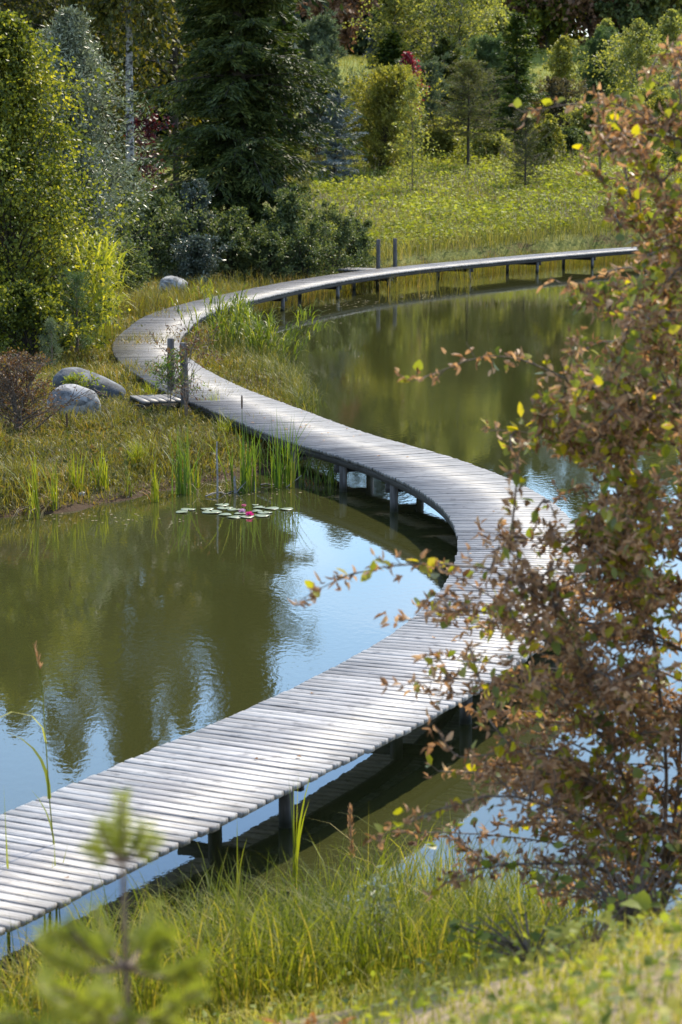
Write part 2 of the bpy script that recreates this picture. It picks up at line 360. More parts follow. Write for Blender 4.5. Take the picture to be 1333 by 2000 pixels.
def ground_mat():
    m, nt, N = newmat('soil_and_turf'); L = nt.links.new
    tc = N('ShaderNodeTexCoord')
    n1 = N('ShaderNodeTexNoise'); n1.inputs['Scale'].default_value = .45; n1.inputs['Detail'].default_value = 8; n1.inputs['Roughness'].default_value = .65
    n2 = N('ShaderNodeTexNoise'); n2.inputs['Scale'].default_value = 9; n2.inputs['Detail'].default_value = 6
    L(tc.outputs['Object'], n1.inputs['Vector']); L(tc.outputs['Object'], n2.inputs['Vector'])
    a = N('ShaderNodeMath', operation='MULTIPLY_ADD'); a.inputs[1].default_value = .5; L(n2.outputs['Fac'], a.inputs[0])
    b = N('ShaderNodeMath', operation='MULTIPLY_ADD'); b.inputs[1].default_value = .9; b.inputs[2].default_value = -.2; L(n1.outputs['Fac'], b.inputs[0]); L(b.outputs[0], a.inputs[2])
    r1 = ramp(nt, [(.05, .03, .015), (.10, .075, .025), (.085, .10, .02), (.15, .15, .035), (.22, .18, .06)], [.2, .38, .5, .62, .8]); L(a.outputs[0], r1.inputs['Fac'])
    r2 = ramp(nt, [(.07, .09, .015), (.16, .19, .03), (.27, .27, .05)], [.3, .5, .7]); L(a.outputs[0], r2.inputs['Fac'])
    sx = N('ShaderNodeSeparateXYZ'); L(tc.outputs['Object'], sx.inputs[0])
    mr = N('ShaderNodeMapRange'); mr.inputs['From Min'].default_value = 80; mr.inputs['From Max'].default_value = 110; L(sx.outputs['Y'], mr.inputs['Value'])
    mx = N('ShaderNodeMix', data_type='RGBA'); L(mr.outputs[0], mx.inputs['Factor']); L(r1.outputs[0], mx.inputs['A']); L(r2.outputs[0], mx.inputs['B'])
    ny = N('ShaderNodeMapRange'); ny.inputs['From Min'].default_value = 10; ny.inputs['From Max'].default_value = 7.5; L(sx.outputs['Y'], ny.inputs['Value'])
    r3 = ramp(nt, [(.14, .12, .04), (.26, .20, .12), (.38, .29, .21)], [.3, .48, .68]); L(a.outputs[0], r3.inputs['Fac'])
    my = N('ShaderNodeMix', data_type='RGBA'); L(ny.outputs[0], my.inputs['Factor']); L(mx.outputs['Result'], my.inputs['A']); L(r3.outputs[0], my.inputs['B']); mx = my
    mz = N('ShaderNodeMapRange'); mz.inputs['From Min'].default_value = .04; mz.inputs['From Max'].default_value = .2; L(sx.outputs['Z'], mz.inputs['Value'])
    mw = N('ShaderNodeMix', data_type='RGBA'); L(mz.outputs[0], mw.inputs['Factor']); mw.inputs['A'].default_value = (.05, .03, .015, 1); L(mx.outputs['Result'], mw.inputs['B'])
    p = N('ShaderNodeBsdfPrincipled'); p.inputs['Roughness'].default_value = .95; p.inputs['Specular IOR Level'].default_value = .2
    L(mw.outputs['Result'], p.inputs['Base Color'])
    bp = N('ShaderNodeBump'); bp.inputs['Strength'].default_value = .8; bp.inputs['Distance'].default_value = .06
    L(n2.outputs['Fac'], bp.inputs['Height']); L(bp.outputs[0], p.inputs['Normal'])
    o = N('ShaderNodeOutputMaterial'); L(p.outputs[0], o.inputs[0])
    return m
tag(gm.build('ground', ground_mat(), smooth=True), kind='structure')

def water_mat():
    m, nt, N = newmat('pond_water'); L = nt.links.new
    tc = N('ShaderNodeTexCoord')
    mp = N('ShaderNodeMapping'); mp.inputs['Scale'].default_value = (1.0, .55, 1); mp.inputs['Rotation'].default_value = (0, 0, .2); L(tc.outputs['Object'], mp.inputs[0])
    n1 = N('ShaderNodeTexNoise'); n1.inputs['Scale'].default_value = 15; n1.inputs['Detail'].default_value = 3; n1.inputs['Roughness'].default_value = .5; L(mp.outputs[0], n1.inputs['Vector'])
    n2 = N('ShaderNodeTexNoise'); n2.inputs['Scale'].default_value = .35; n2.inputs['Detail'].default_value = 2; L(tc.outputs['Object'], n2.inputs['Vector'])
    mr = N('ShaderNodeMapRange'); mr.inputs['From Min'].default_value = .38; mr.inputs['From Max'].default_value = .66; mr.inputs['To Min'].default_value = .25; mr.inputs['To Max'].default_value = 1.0
    L(n2.outputs['Fac'], mr.inputs['Value'])
    bp = N('ShaderNodeBump'); bp.inputs['Distance'].default_value = .0011; L(mr.outputs[0], bp.inputs['Strength']); L(n1.outputs['Fac'], bp.inputs['Height'])
    p = N('ShaderNodeBsdfPrincipled'); p.inputs['Base Color'].default_value = (.038, .040, .012, 1)
    p.inputs['Roughness'].default_value = .015; p.inputs['IOR'].default_value = 1.62
    L(bp.outputs[0], p.inputs['Normal'])
    o = N('ShaderNodeOutputMaterial'); L(p.outputs[0], o.inputs[0])
    return m
wm = MB(); wm.add([(-45, 9.5, 0), (66, 9.5, 0), (66, 82, 0), (-45, 82, 0)], None, [(0, 1, 2, 3)])
tag(wm.build('water', water_mat()), kind='structure')

# ------------------------------------------------------------------ boardwalk
CL = np.array([(-6.2, 4.7), (-4.6, 7.4), (-3.017, 10.121), (-1.155, 13.59), (0.418, 16.73), (1.31, 19.397), (1.692, 22.351), (1.563, 25.099), (0.867, 27.77), (-0.228, 30.342), (-1.127, 32.999), (-2.027, 35.722), (-2.745, 38.512), (-3.28, 41.258), (-3.513, 43.85), (-3.505, 46.464), (-3.424, 49.109), (-3.053, 51.783), (-2.446, 54.432), (-1.715, 57.106), (-0.886, 59.794), (0.104, 62.425), (1.283, 64.945), (2.661, 67.292), (4.137, 69.575), (5.705, 71.9), (7.49, 74.317), (9.583, 76.827), (12.2, 79.6)])
CL = CL[1:]
WD = 1.194
def catmull(C, n=14):
    P = np.vstack([2 * C[0] - C[1], C, 2 * C[-1] - C[-2]]); out = []
    t = np.linspace(0, 1, n, endpoint=False)[:, None]
    for i in range(len(C) - 1):
        a, b, c, d = P[i:i + 4]
        out.append(.5 * ((2 * b) + (c - a) * t + (2 * a - 5 * b + 4 * c - d) * t ** 2 + (3 * b - a - 3 * c + d) * t ** 3))
    return np.vstack(out + [C[-1:]])
DN = catmull(CL); ds = np.r_[0, np.cumsum(np.linalg.norm(np.diff(DN, axis=0), axis=1))]; SLEN = ds[-1]
def along(s):
    s = np.atleast_1d(s).astype(float); p = np.stack([np.interp(s, ds, DN[:, k]) for k in (0, 1)], 1)
    q0 = np.stack([np.interp(s - .15, ds, DN[:, k]) for k in (0, 1)], 1); q1 = np.stack([np.interp(s + .15, ds, DN[:, k]) for k in (0, 1)], 1)
    t = unit(q1 - q0); return p, t, np.stack([-t[:, 1], t[:, 0]], 1)

BOXQ = np.array([[0, 1, 2, 3], [7, 6, 5, 4], [0, 4, 5, 1], [1, 5, 6, 2], [2, 6, 7, 3], [3, 7, 4, 0]])[:, ::-1]
def planks(mb, c, t, n, z, half, wid, rng, th=.034, rag=.005):
    # c (k,2) centres, t along the walk, n across: each plank a box with eased top edges
    k = len(c); ch = .005
    if mb.uv is None: mb.uv = []
    ang = rng.normal(0, .004, k); tt = t + n * ang[:, None]; nn = n - t * ang[:, None]
    tilt = rng.normal(0, .005, k); rise = rng.normal(0, .0013, k); cup = rng.normal(0, .0015, k)
    la = half + rng.normal(0, rag, k); lb = half + rng.normal(0, rag, k); w2 = wid / 2 * (1 + rng.normal(0, .03, k))
    V = []; U = []
    for (sx, lx) in ((-1, la), (1, lb)):
        for (v, zz) in ((-1, -th), (-1, -ch), (-1 + ch / .055, 0), (0, cup), (1 - ch / .055, 0), (1, -ch), (1, -th)):
            p = c + nn * (sx * lx)[:, None] + tt * (v * w2)[:, None]
            h = z + rise + zz + tilt * v * w2 * 2
            V.append(np.column_stack([p, np.broadcast_to(h, k)]))
            U.append(np.column_stack([sx * lx, np.full(k, (v + 1) * .055)]))
    V = np.stack(V, 1); U = np.stack(U, 1) + np.stack([rng.uniform(0, 40, k), rng.uniform(0, 40, k)], 1)[:, None]
    i = np.arange(k)[:, None] * 14
    Q = np.concatenate([i + [j, j + 7, j + 8, j + 1] for j in range(6)] + [i + [6, 13, 7, 0]])
    Tt = np.concatenate([i + [0, j, j + 1] for j in range(1, 6)] + [i + [7, 8 + j, 7 + j] for j in range(1, 6)])
    mb.add(V, Tt, Q); mb.uv.append(U.reshape(-1, 2))

def ribbon(mb, P, Nn, z0, z1, th):          # a beam following a path
    k = len(P)
    if mb.uv is None: mb.uv = []
    V = np.stack([np.column_stack([P + Nn * sg * th / 2, np.full(k, zz)]) for sg, zz in ((-1, z0), (1, z0), (1, z1), (-1, z1))], 1)
    s = np.r_[0, np.cumsum(np.linalg.norm(np.diff(P, axis=0), axis=1))]
    U = np.stack([np.column_stack([s, np.full(k, u)]) for u in (0, th, th + .12, 2 * th + .12)], 1)
    i = np.arange(k - 1)[:, None] * 4
    Q = np.concatenate([i + [j, (j + 1) % 4, (j + 1) % 4 + 4, j + 4] for j in range(4)] + [np.array([[3, 2, 1, 0]]), np.array([[0, 1, 2, 3]]) + 4 * (k - 1)])
    mb.add(V, None, Q); mb.uv.append(U.reshape(-1, 2))

walk = empty('boardwalk', (*CL[0], DECK), 'long S-shaped boardwalk of weathered grey planks winding across the pond', 'boardwalk')
def under(o): 
    o.parent = walk; o.matrix_parent_inverse = walk.matrix_basis.inverted(); return o
bpy.context.view_layer.update()
PITCHP = .107
sk = np.arange(.06, SLEN, PITCHP); c_, t_, n_ = along(sk)
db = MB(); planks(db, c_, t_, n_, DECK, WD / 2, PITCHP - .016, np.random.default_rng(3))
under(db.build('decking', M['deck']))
sr = np.arange(0, SLEN, .25); c_, t_, n_ = along(sr)
yr = np.interp(c_[:, 1], [17, 23], [.36, .055]); inset = lambda y: float(np.interp(y, [17, 23], [.34, .09]))
for off in (-1.0, 1.0, 0.0):
    ov = (WD / 2 - yr)[:, None] * off
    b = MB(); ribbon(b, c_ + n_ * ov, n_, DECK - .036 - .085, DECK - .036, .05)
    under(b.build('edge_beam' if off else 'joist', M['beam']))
def s_of_px(px, side, lo, hi):
    s = np.linspace(lo, hi, 800); c, t, n = along(s); e = c + n * side * (WD / 2 - (inset(lo * 0 + c[0, 1]) if side < 0 else .09))
    pxs = 666.5 + F * e[:, 0] / (e[:, 1] * CP - (.1 - CZ) * SP)
    return float(s[np.argmin(np.abs(pxs - px))])
def s_of_Y(Yv): return float(ds[np.argmin(np.abs(DN[:, 1] - Yv))])
supp = [2.2, 4.9, s_of_px(560, -1, 6, s_of_Y(17)), s_of_Y(17.4), s_of_Y(19.8), s_of_Y(22.0), s_of_px(770, 1, s_of_Y(24), s_of_Y(30)), s_of_px(671, 1, s_of_Y(27), s_of_Y(31)),
        s_of_px(577, 1, s_of_Y(28), s_of_Y(33)), s_of_Y(33.0), s_of_Y(36.2), s_of_Y(38.8), s_of_Y(41.3), s_of_Y(43.8), s_of_Y(46.4), s_of_Y(49), s_of_px(487, -1, s_of_Y(49), s_of_Y(54)), s_of_px(553, -1, s_of_Y(51), s_of_Y(58)),
        s_of_px(660, -1, s_of_Y(54), s_of_Y(62)), s_of_px(760, -1, s_of_Y(58), s_of_Y(66)), s_of_px(917, -1, s_of_Y(62), s_of_Y(71)), s_of_px(1050, -1, s_of_Y(66), s_of_Y(74)), s_of_px(1157, -1, s_of_Y(69), s_of_Y(77)), s_of_Y(77.2)]
for s in supp:
    c, t, n = along(s); c, t, n = c[0], t[0], n[0]
    for sg in (-1, 1):
        p = c + n * sg * (WD / 2 - inset(c[1]))
        m = MB(); lean = R_.normal(0, .012, 2)
        zz = np.array([-.75, -.1, .1, DECK - .125]); P = np.column_stack([p[0] + lean[0] * (zz - .3), p[1] + lean[1] * (zz - .3), zz])
        tubes(m, P, np.array([.046, .046, .046, .047]), 12); 
        under(m.build('support_post', M['pile'], smooth=True))
    b = MB(); q = np.array([c - n * (WD / 2 - inset(c[1]) + .07), c + n * (WD / 2 - .02)])
    ribbon(b, q + t * .085, np.array([t, t]), DECK - .22, DECK - .125, .045)
    under(b.build('cross_beam', M['beam']))

def landing(s, label, length=1.0, width=.95, out=1):
    c, t, n = along(s); c, t, n = c[0], t[0], n[0] * out
    o = c + n * (WD / 2 + .02)
    root = empty('landing_stage', (*o, DECK), label, 'landing stage', 'landing stages of the boardwalk')
    bpy.context.view_layer.update()
    k = int(length / .122)
    u = (np.arange(k) + .5) * .122
    cc = o + n * u[:, None]
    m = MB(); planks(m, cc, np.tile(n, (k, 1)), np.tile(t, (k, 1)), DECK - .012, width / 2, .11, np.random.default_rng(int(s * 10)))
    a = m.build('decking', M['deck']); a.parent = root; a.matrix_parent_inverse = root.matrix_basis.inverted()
    for sg in (-1, 1):
        b = MB(); q = np.array([o, o + n * length]) + t * sg * (width / 2 - .04)
        ribbon(b, q, np.array([t, t]), DECK - .16, DECK - .05, .045)
        a = b.build('edge_beam', M['beam']); a.parent = root; a.matrix_parent_inverse = root.matrix_basis.inverted()
        m = MB(); e = o + n * (length - .12) + t * sg * (width / 2 - .1)
        tubes(m, np.array([[*e, -.3], [*e, .1], [*e, DECK - .162]]), np.full(3, .06), 10)
        a = m.build('support_post', M['pile'], smooth=True); a.parent = root; a.matrix_parent_inverse = root.matrix_basis.inverted()
    return o, t, n
def marker(p, h, label, tilt=(0, 0)):
    m = MB(); w = .046; zs = [-.3 - DECK, 0, h - .012, h]; ws = [w, w, w, w - .012]
    V = [];
    for z, ww in zip(zs, ws): V += [(sx * ww + tilt[0] * z, sy * ww + tilt[1] * z, z) for sx, sy in ((-1, -1), (1, -1), (1, 1), (-1, 1))]
    Q = [(4 * r + j, 4 * r + (j + 1) % 4, 4 * r + (j + 1) % 4 + 4, 4 * r + j + 4) for r in range(3) for j in range(4)] + [(12, 13, 14, 15), (3, 2, 1, 0)]
    m.add(V, None, Q)
    o = m.build('wooden_post', M['post'], loc=(*p, DECK)); o.rotation_euler[2] = R_.normal(.3, .15)
    return tag(o, label, 'post', 'upright posts beside the landing stages')
sN = s_of_Y(35.0)
o, t, n = landing(sN, 'small plank landing joining the near bend of the boardwalk to the boulder bank', .72, .85)
pa = flat(334, 762, DECK); pb = flat(361, 781, DECK)
marker(pa[:2], .77, 'grey square post at the near landing, farther one behind the brown weed', (.01, 0))
marker(pb[:2], .82, 'grey square post at the near landing, nearer one wrapped in brown weed', (-.01, 0))
o, t, n = landing(s_of_Y(65.3), 'small plank landing on the far stretch of boardwalk near the round dark bushes', 1.1, 1.0)
pa = flat(739, 524, DECK); pb = flat(772, 520, DECK)
marker(pa[:2], .79, 'slim grey post on the far boardwalk, the one next to the dark bush', (.012, 0))
marker(pb[:2], .77, 'slim grey post on the far boardwalk, the one standing before sunlit grass', (-.004, 0))

# ------------------------------------------------------------------ boulders
def boulder(px, py, Yb, dims, label, cols, seed, rot=0.0, shape=None, name='boulder', sink=.16):
    rng = np.random.default_rng(seed); nu, nv = 40, 24
    u = np.linspace(0, 2 * np.pi, nu, endpoint=False); v = np.linspace(0, np.pi, nv)
    U, Vv = np.meshgrid(u, v)
    d = np.stack([np.cos(U) * np.sin(Vv), np.sin(U) * np.sin(Vv), np.cos(Vv)], -1)
    r = np.ones(U.shape)
    for f, a in ((1.2, .10), (2.3, .06), (4.5, .025), (9, .010)):
        for _ in range(3):
            k = rng.normal(size=3); k *= f / np.linalg.norm(k); r += a * np.sin(d @ k * 2 + rng.uniform(0, 6)) * .6
    for _ in range(7):                       # a few broad flat faces
        k = unit(rng.normal(size=3)); h = rng.uniform(.80, .95); dt = d @ k
        r = np.where(dt * r > h, h / np.maximum(dt, .2) * .6 + r * .4, r)
    P = d * r[..., None]
    P = P * np.sign(1) ; P = np.sign(P) * np.abs(P) ** .9
    P = P * (np.array(dims) / 2)
    if shape: P = shape(P, dims)
    P[..., 2] += dims[2] * (.5 - sink)
    i = np.arange(nu * nv).reshape(nv, nu)
    Q = np.stack([i[:-1], i[1:], np.roll(i, -1, 1)[1:], np.roll(i, -1, 1)[:-1]], -1)
    m = MB(); m.add(P, None, Q)
    x = xat(px, Yb, .4)
    o = m.build(name, rock_mat('granite', *cols, seed), smooth=True, loc=(x, Yb, gz(x, Yb)))
    o.rotation_euler[2] = rot
    return tag(o, label, 'boulder' if name == 'boulder' else 'stone', 'stones on the banks')
grey = ((.05, .052, .057), (.125, .128, .133), (.24, .24, .24)); dark = ((.022, .027, .034), (.05, .058, .068), (.105, .115, .125))
warm = ((.14, .10, .08), (.24, .18, .15), (.36, .30, .26))
boulder(145, 0, 33.0, (.74, .62, .60), 'rounded light grey boulder with pale streaks, in front on the left bank', grey, 5)
def slope(P, d):
    P = P.copy(); P[..., 2] -= P[..., 0] * .26; return P
boulder(176, 0, 35.6, (1.10, .62, .50), 'long dark blue-grey boulder sloping down to one side behind the round boulder', dark, 8, .0, slope)
boulder(338, 0, 59.8, (.74, .6, .52), 'pale grey boulder alone on the bank below the tall spruce', grey, 21)
boulder(720, 0, 68.6, (.38, .34, .26), 'small reddish boulder behind the far landing', warm, 33)
boulder(117, 0, 29.3, (.15, .12, .08), 'flat pale stone in the grass below the round boulder', grey, 41, name='stone')
boulder(160, 0, 27.6, (.10, .08, .07), 'tiny white stone at the water edge of the left bank', ((.3, .3, .3), (.45, .45, .44), (.6, .6, .6)), 47, name='stone')

# ------------------------------------------------------------------ plants
def grow(seed, H, env, t0=.1, t1=.98, nl=60, nt=8, nlf=8, L=.08, W=.05, r0=.08, up=(50, 20), droop=.15, twl=.35, ldrop=.4, lrand=.7,
         planar=False, wander=.02, stems=1, spread=0.0, lpos=(.15, 1.0), fold=.15, flatness=0.0, twigs=False, gap=0.0, tdroop=0.0, lscat=.03, clear=0, lw=.30, lbias=.6):
    """trunk(s), limbs, twigs and leaves as two builders, base at the origin"""
    rng = np.random.default_rng(seed); wood = MB(); leaf = MB()
    tk = []
    for s in range(stems):
        k = 9; t = np.linspace(0, 1, k); w = np.cumsum(rng.normal(0, wander * H / 3, (k, 2)), 0); w -= w[0]
        a = rng.uniform(0, 2 * np.pi) + s * 2.4; sp_ = spread * H * (rng.uniform(.3, 1) if stems > 1 else 0)
        hh = H * (1 if s == 0 else rng.uniform(.7, 1))
        P = np.column_stack([w[:, 0] + np.cos(a) * sp_ * t ** 1.2, w[:, 1] + np.sin(a) * sp_ * t ** 1.2, t * hh])
        P[0, 2] = -.15
        tk.append(P); tubes(wood, P, r0 / max(1, stems ** .5) * np.maximum(1 - t, .04) ** .8, 7 if r0 > .08 else 5)
    tl = t0 + (t1 - t0) * (np.arange(nl) + rng.uniform(0, 1, nl)) / nl
    st = rng.integers(0, stems, nl); TP = np.array(tk)
    base = np.stack([[np.interp(tl[i], np.linspace(0, 1, 9), TP[st[i], :, k]) for k in range(3)] for i in range(nl)])
    az = np.arange(nl) * 2.39996 + rng.normal(0, .35, nl)
    el = np.radians(np.interp(tl, [t0, 1], up) + rng.normal(0, 9, nl))
    ph = rng.uniform(0, 6.28, 3)
    lump = 1 + .22 * np.sin(az * 2 + tl * 11 + ph[0]) + .16 * np.sin(az * 3 - tl * 23 + ph[1]) + .12 * np.sin(tl * 37 + ph[2])
    Rl = np.array([env(v) for v in (tl - t0) / (1 - t0)]) * lump * rng.choice([.5, .75, .95, 1.1, 1.4], nl) * rng.uniform(.85, 1.1, nl) / np.maximum(.45, np.cos(el))
    dr = np.stack([np.cos(az) * np.cos(el), np.sin(az) * np.cos(el), np.sin(el)], 1)
    Rl = np.minimum(Rl, np.maximum(.3 * Rl, (H * 1.0 - base[:, 2]) * 1.1 / np.maximum(np.sin(el), .15)))
    s = np.linspace(0, 1, 6)
    LP = base[:, None] + dr[:, None] * (Rl[:, None] * s)[..., None]
    dp = droop if not callable(droop) else np.array([droop(v) for v in (tl - t0) / (1 - t0)])[:, None]
    LP[..., 2] -= dp * Rl[:, None] * s ** 2
    tubes(wood, LP, np.maximum(.004, lw * r0 * (1 - tl) ** .5)[:, None] * (1 - .85 * s), 4)
    # twigs
    sp = lpos[0] + (lpos[1] - lpos[0]) * rng.uniform(0, 1, (nl, nt)) ** lbias
    i0 = np.minimum((sp * 5).astype(int), 4); fr = sp * 5 - i0
    ar = np.arange(nl)[:, None]
    tb = LP[ar, i0] * (1 - fr[..., None]) + LP[ar, i0 + 1] * fr[..., None]
    ldir = unit(LP[ar, i0 + 1] - LP[ar, i0])
    if planar:
        lat = unit(np.cross(ldir, [0, 0, 1.])); sg = rng.choice([-1, 1], (nl, nt))[..., None]
        td = unit(ldir * .75 + lat * sg * rng.uniform(.5, 1.0, (nl, nt, 1)) + rng.normal(0, .12, (nl, nt, 3)))
    else:
        td = unit(ldir * .6 + rng.normal(0, .55, (nl, nt, 3)))
    tln = Rl[:, None] * twl * (1.15 - .75 * sp) * rng.uniform(.6, 1.2, (nl, nt)) + .02 * H * .3
    q = np.linspace(.1, 1, nlf) if nlf > 1 else np.array([.6])
    q = np.clip(q[None, None] + rng.normal(0, .08, (nl, nt, nlf)), 0, 1.05)
    LPz = tb[:, :, None] + td[:, :, None] * (tln[..., None] * q)[..., None]
    LPz[..., 2] -= tdroop * tln[..., None] * q ** 2
    if twigs:
        k3 = np.array([0, .5, 1.0]); TW = tb[:, :, None] + td[:, :, None] * (tln[..., None] * k3)[..., None]; TW[..., 2] -= tdroop * tln[..., None] * k3 ** 2
        tubes(wood, TW.reshape(-1, 3, 3), np.tile([.006, .004, .002], (nl * nt, 1)) * max(1, twigs), 3)
    ld = td[:, :, None] + rng.normal(0, lrand, LPz.shape); ld[..., 2] -= ldrop
    P = LPz.reshape(-1, 3) + rng.normal(0, lscat, (LPz.size // 3, 3)); D = ld.reshape(-1, 3)
    keep = rng.uniform(size=len(P)) > gap
    if clear: keep &= P[:, 2] > clear
    P, D = P[keep], D[keep]
    sz = rng.uniform(.65, 1.25, len(P))
    leaves(leaf, P, D, L * sz, W * sz, rng, fold, flatness)
    return wood, leaf

ENV = {
 'cone': lambda v: max(.03, (1 - v) ** .9), 'spruce': lambda v: max(.03, (1 - v) ** .75) * (.82 + .18 * math.sin(v * 40)),
 'oval': lambda v: max(.05, 1.1 * (1 - v) ** .75 * min(1, .5 + 2.2 * v)), 'column': lambda v: max(.15, min(1, 4 * v + .4) * (1 - v ** 3) ** .8),
 'fan': lambda v: .45 + .55 * v if v < .75 else max(.2, 1 - (v - .75) * 2.6), 'shrub': lambda v: max(.15, (1 - v ** 1.6)), 'pine': lambda v: max(.08, (1 - v) ** .6 * min(1, .55 + 2 * v))}

def env(name, r): 
    f = ENV[name]; return lambda v: r * f(v)

PARTS = {'tree': ('trunk', 'crown'), 'shrub': ('branches', 'foliage')}
def tree(name, px, Yb, label, cat, leafm, barkm, seed, group=None, parts='tree', x=None, sink=0.05, **kw):
    xx = xat(px, Yb, 1.5) if x is None else x
    w, l = grow(seed, **kw)
    root = empty(name, (xx, Yb, gz(xx, Yb) - sink), label, cat, group)
    a, b = PARTS[parts]
    w.build(a, M[barkm], root, smooth=True); l.build(b, M[leafm], root)
    return root
def hgt(py, px, Yb): return zat(py, Yb) - gz(xat(px, Yb, 1.5), Yb)

TG = 'trees and shrubs round the pond'
def spruce_kw(H, r, **k):
    d = dict(H=H, env=env('spruce', r * 1.3), t0=.03, nl=int(26 * H), nt=26, nlf=7, L=.17, W=.045, r0=.02 * H, up=(-5, 45), droop=lambda v: .28 - .2 * v, twl=.34, ldrop=.35, lrand=.28, planar=True, wander=.002, lw=.14, lbias=1.0, tdroop=.35, lpos=(.12, 1), lscat=.02)
    d.update(k); return d
def pine_kw(H, r, **k):
    d = dict(H=H, env=env('pine', r * 1.35), t0=.12, nl=int(24 * H), nt=10, nlf=30, L=.13, W=.018, r0=.022 * H, up=(10, 60), droop=-.25, twl=.35, ldrop=-.25, lrand=.75, wander=.004, lpos=(.3, 1), lscat=.03)
    d.update(k); return d
def birch_kw(H, r, **k):
    d = dict(H=H, env=env('oval', r * 1.2), t0=.15, nl=90, nt=10, nlf=9, L=.075, W=.055, r0=.012 * H, up=(42, 65), droop=.35, twl=.5, lscat=.07, gap=.15, ldrop=.7, lrand=.7, wander=.008, tdroop=.6)
    d.update(k); return d
def shrub_kw(H, r, **k):
    d = dict(H=H, env=env('shrub', r * 1.15), t0=.02, nl=70, nt=10, nlf=10, L=.07, W=.045, r0=.05, up=(40, 60), droop=.2, twl=.4, ldrop=.2, lrand=.8, wander=.03, stems=5, spread=.25)
    d.update(k); return d

# left wood edge
tree('birch_tree', 20, 43, 'leafy young birch with yellow-green sunlit leaves at the left edge of the wood', 'tree', 'birch', 'bark', 1, TG, **birch_kw(hgt(30, 30, 43), 1.35, t0=.02, nl=320, nt=15, nlf=12, L=.075, W=.055, droop=.3))
tree('birch_tree', 90, 45.5, 'low bushy birch with yellowing leaves in front of the silvery willow', 'tree', 'birch', 'bark', 2, TG, **birch_kw(hgt(330, 90, 45.5), .75, t0=.02, nl=110, nt=12, nlf=11, L=.08, W=.06))
tree('willow_tree', 150, 52, 'tall silvery willow with fine pale leaves', 'tree', 'willow', 'bark', 3, TG, **birch_kw(hgt(22, 150, 52), 1.05, t0=.03, nl=330, nt=14, nlf=12, L=.11, W=.032, up=(50, 75), droop=.2, env=env('oval', 1.1), ldrop=.2, gap=0))
for i, (px, Yb, H, r, lab) in enumerate([(15, 92, 17.5, 3.0, 'tall dark birch at the left edge behind the young yellow-green birch'), (120, 88, 18.5, 2.6, 'tall dark birch rising behind the silvery willow'), (185, 98, 17.5, 2.5, 'dark birch with yellow leaf flecks between the willow and the white trunk'),
                                  (345, 96, 18.5, 2.6, 'dark birch half hidden behind the tall spruce'), (-70, 86, 17, 2.6, 'dark birch just past the left edge of the wood')]):
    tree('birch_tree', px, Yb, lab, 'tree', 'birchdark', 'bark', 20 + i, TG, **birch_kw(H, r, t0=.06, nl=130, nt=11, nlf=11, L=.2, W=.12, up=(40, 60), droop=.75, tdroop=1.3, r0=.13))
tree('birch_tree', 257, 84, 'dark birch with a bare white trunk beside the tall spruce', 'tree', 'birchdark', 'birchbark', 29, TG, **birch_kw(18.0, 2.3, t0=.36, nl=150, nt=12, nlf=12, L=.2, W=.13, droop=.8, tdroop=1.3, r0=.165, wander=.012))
tree('spruce_tree', 468, 71, 'big dark green spruce, the tallest conifer by the pond', 'tree', 'spruce', 'bark', 31, TG, **spruce_kw(14.6, 2.05, nl=600, nt=40, nlf=9, L=.19, W=.05))
tree('spruce_tree', 556, 98, 'slimmer olive-green spruce showing beside the big dark spruce', 'tree', 'spruce2', 'bark', 32, TG, **spruce_kw(9.5, .75, nl=170, nt=16, nlf=7, L=.2, W=.055))
tree('maple_sapling', 288, 76, 'dark red-leaved sapling beside the white birch trunk', 'tree', 'red', 'bark', 33, TG, **birch_kw(hgt(205, 288, 76), .6, t0=.2, nl=44, L=.12, W=.09, nt=7, nlf=6))
# undergrowth shrubs below the spruce
UN = 'shrubs under the spruce'
for i, (px, Yb, top, r, mat, lab, L) in enumerate([
    (215, 62, 330, 1.05, 'shrub', 'dark green shrub between the silvery willow and the spruce', .08), (285, 64, 380, .9, 'shrub', 'low dark shrub above the lone grey boulder', .08),
    (388, 65, 350, .42, 'shrubsilver', 'silvery shrub with pale shining leaves under the spruce', .075), (380, 62.5, 455, .5, 'shrubsilver', 'low pale shrub just above the lone grey boulder', .07),
    (455, 64.5, 405, .7, 'shrub', 'dark shrub under the middle of the spruce', .08), (548, 66, 365, .62, 'shrub', 'upright dark green shrub on the spruce side of the round grey-green bush', .09),
    (645, 66.5, 395, .8, 'shrubsilver', 'round grey-green bush beside the far landing', .06), (600, 65, 430, .75, 'shrub', 'low bush at the foot of the round grey-green bush', .07),
    (520, 64.5, 455, .7, 'shrub', 'low dark bush on the shore below the spruce', .07), (215, 56, 470, .8, 'shrub', 'dark bush behind the bright yellow-green reeds', .08), (330, 66, 410, .8, 'shrub', 'dark shrub beside the silvery shrub under the spruce', .08),
    (692, 69, 430, .45, 'shrub', 'small bush between the round bush and the far landing posts', .07)]):
    H = hgt(top, px, Yb)
    m_ = 'shrub' if (mat == 'shrubsilver' and 'round' in lab) else mat
    tree('shrub', px, Yb, lab, 'shrub', m_, 'bark', 50 + i, UN, parts='shrub', **shrub_kw(H, r, L=L, W=L * .6, nl=100, nt=11, nlf=11))
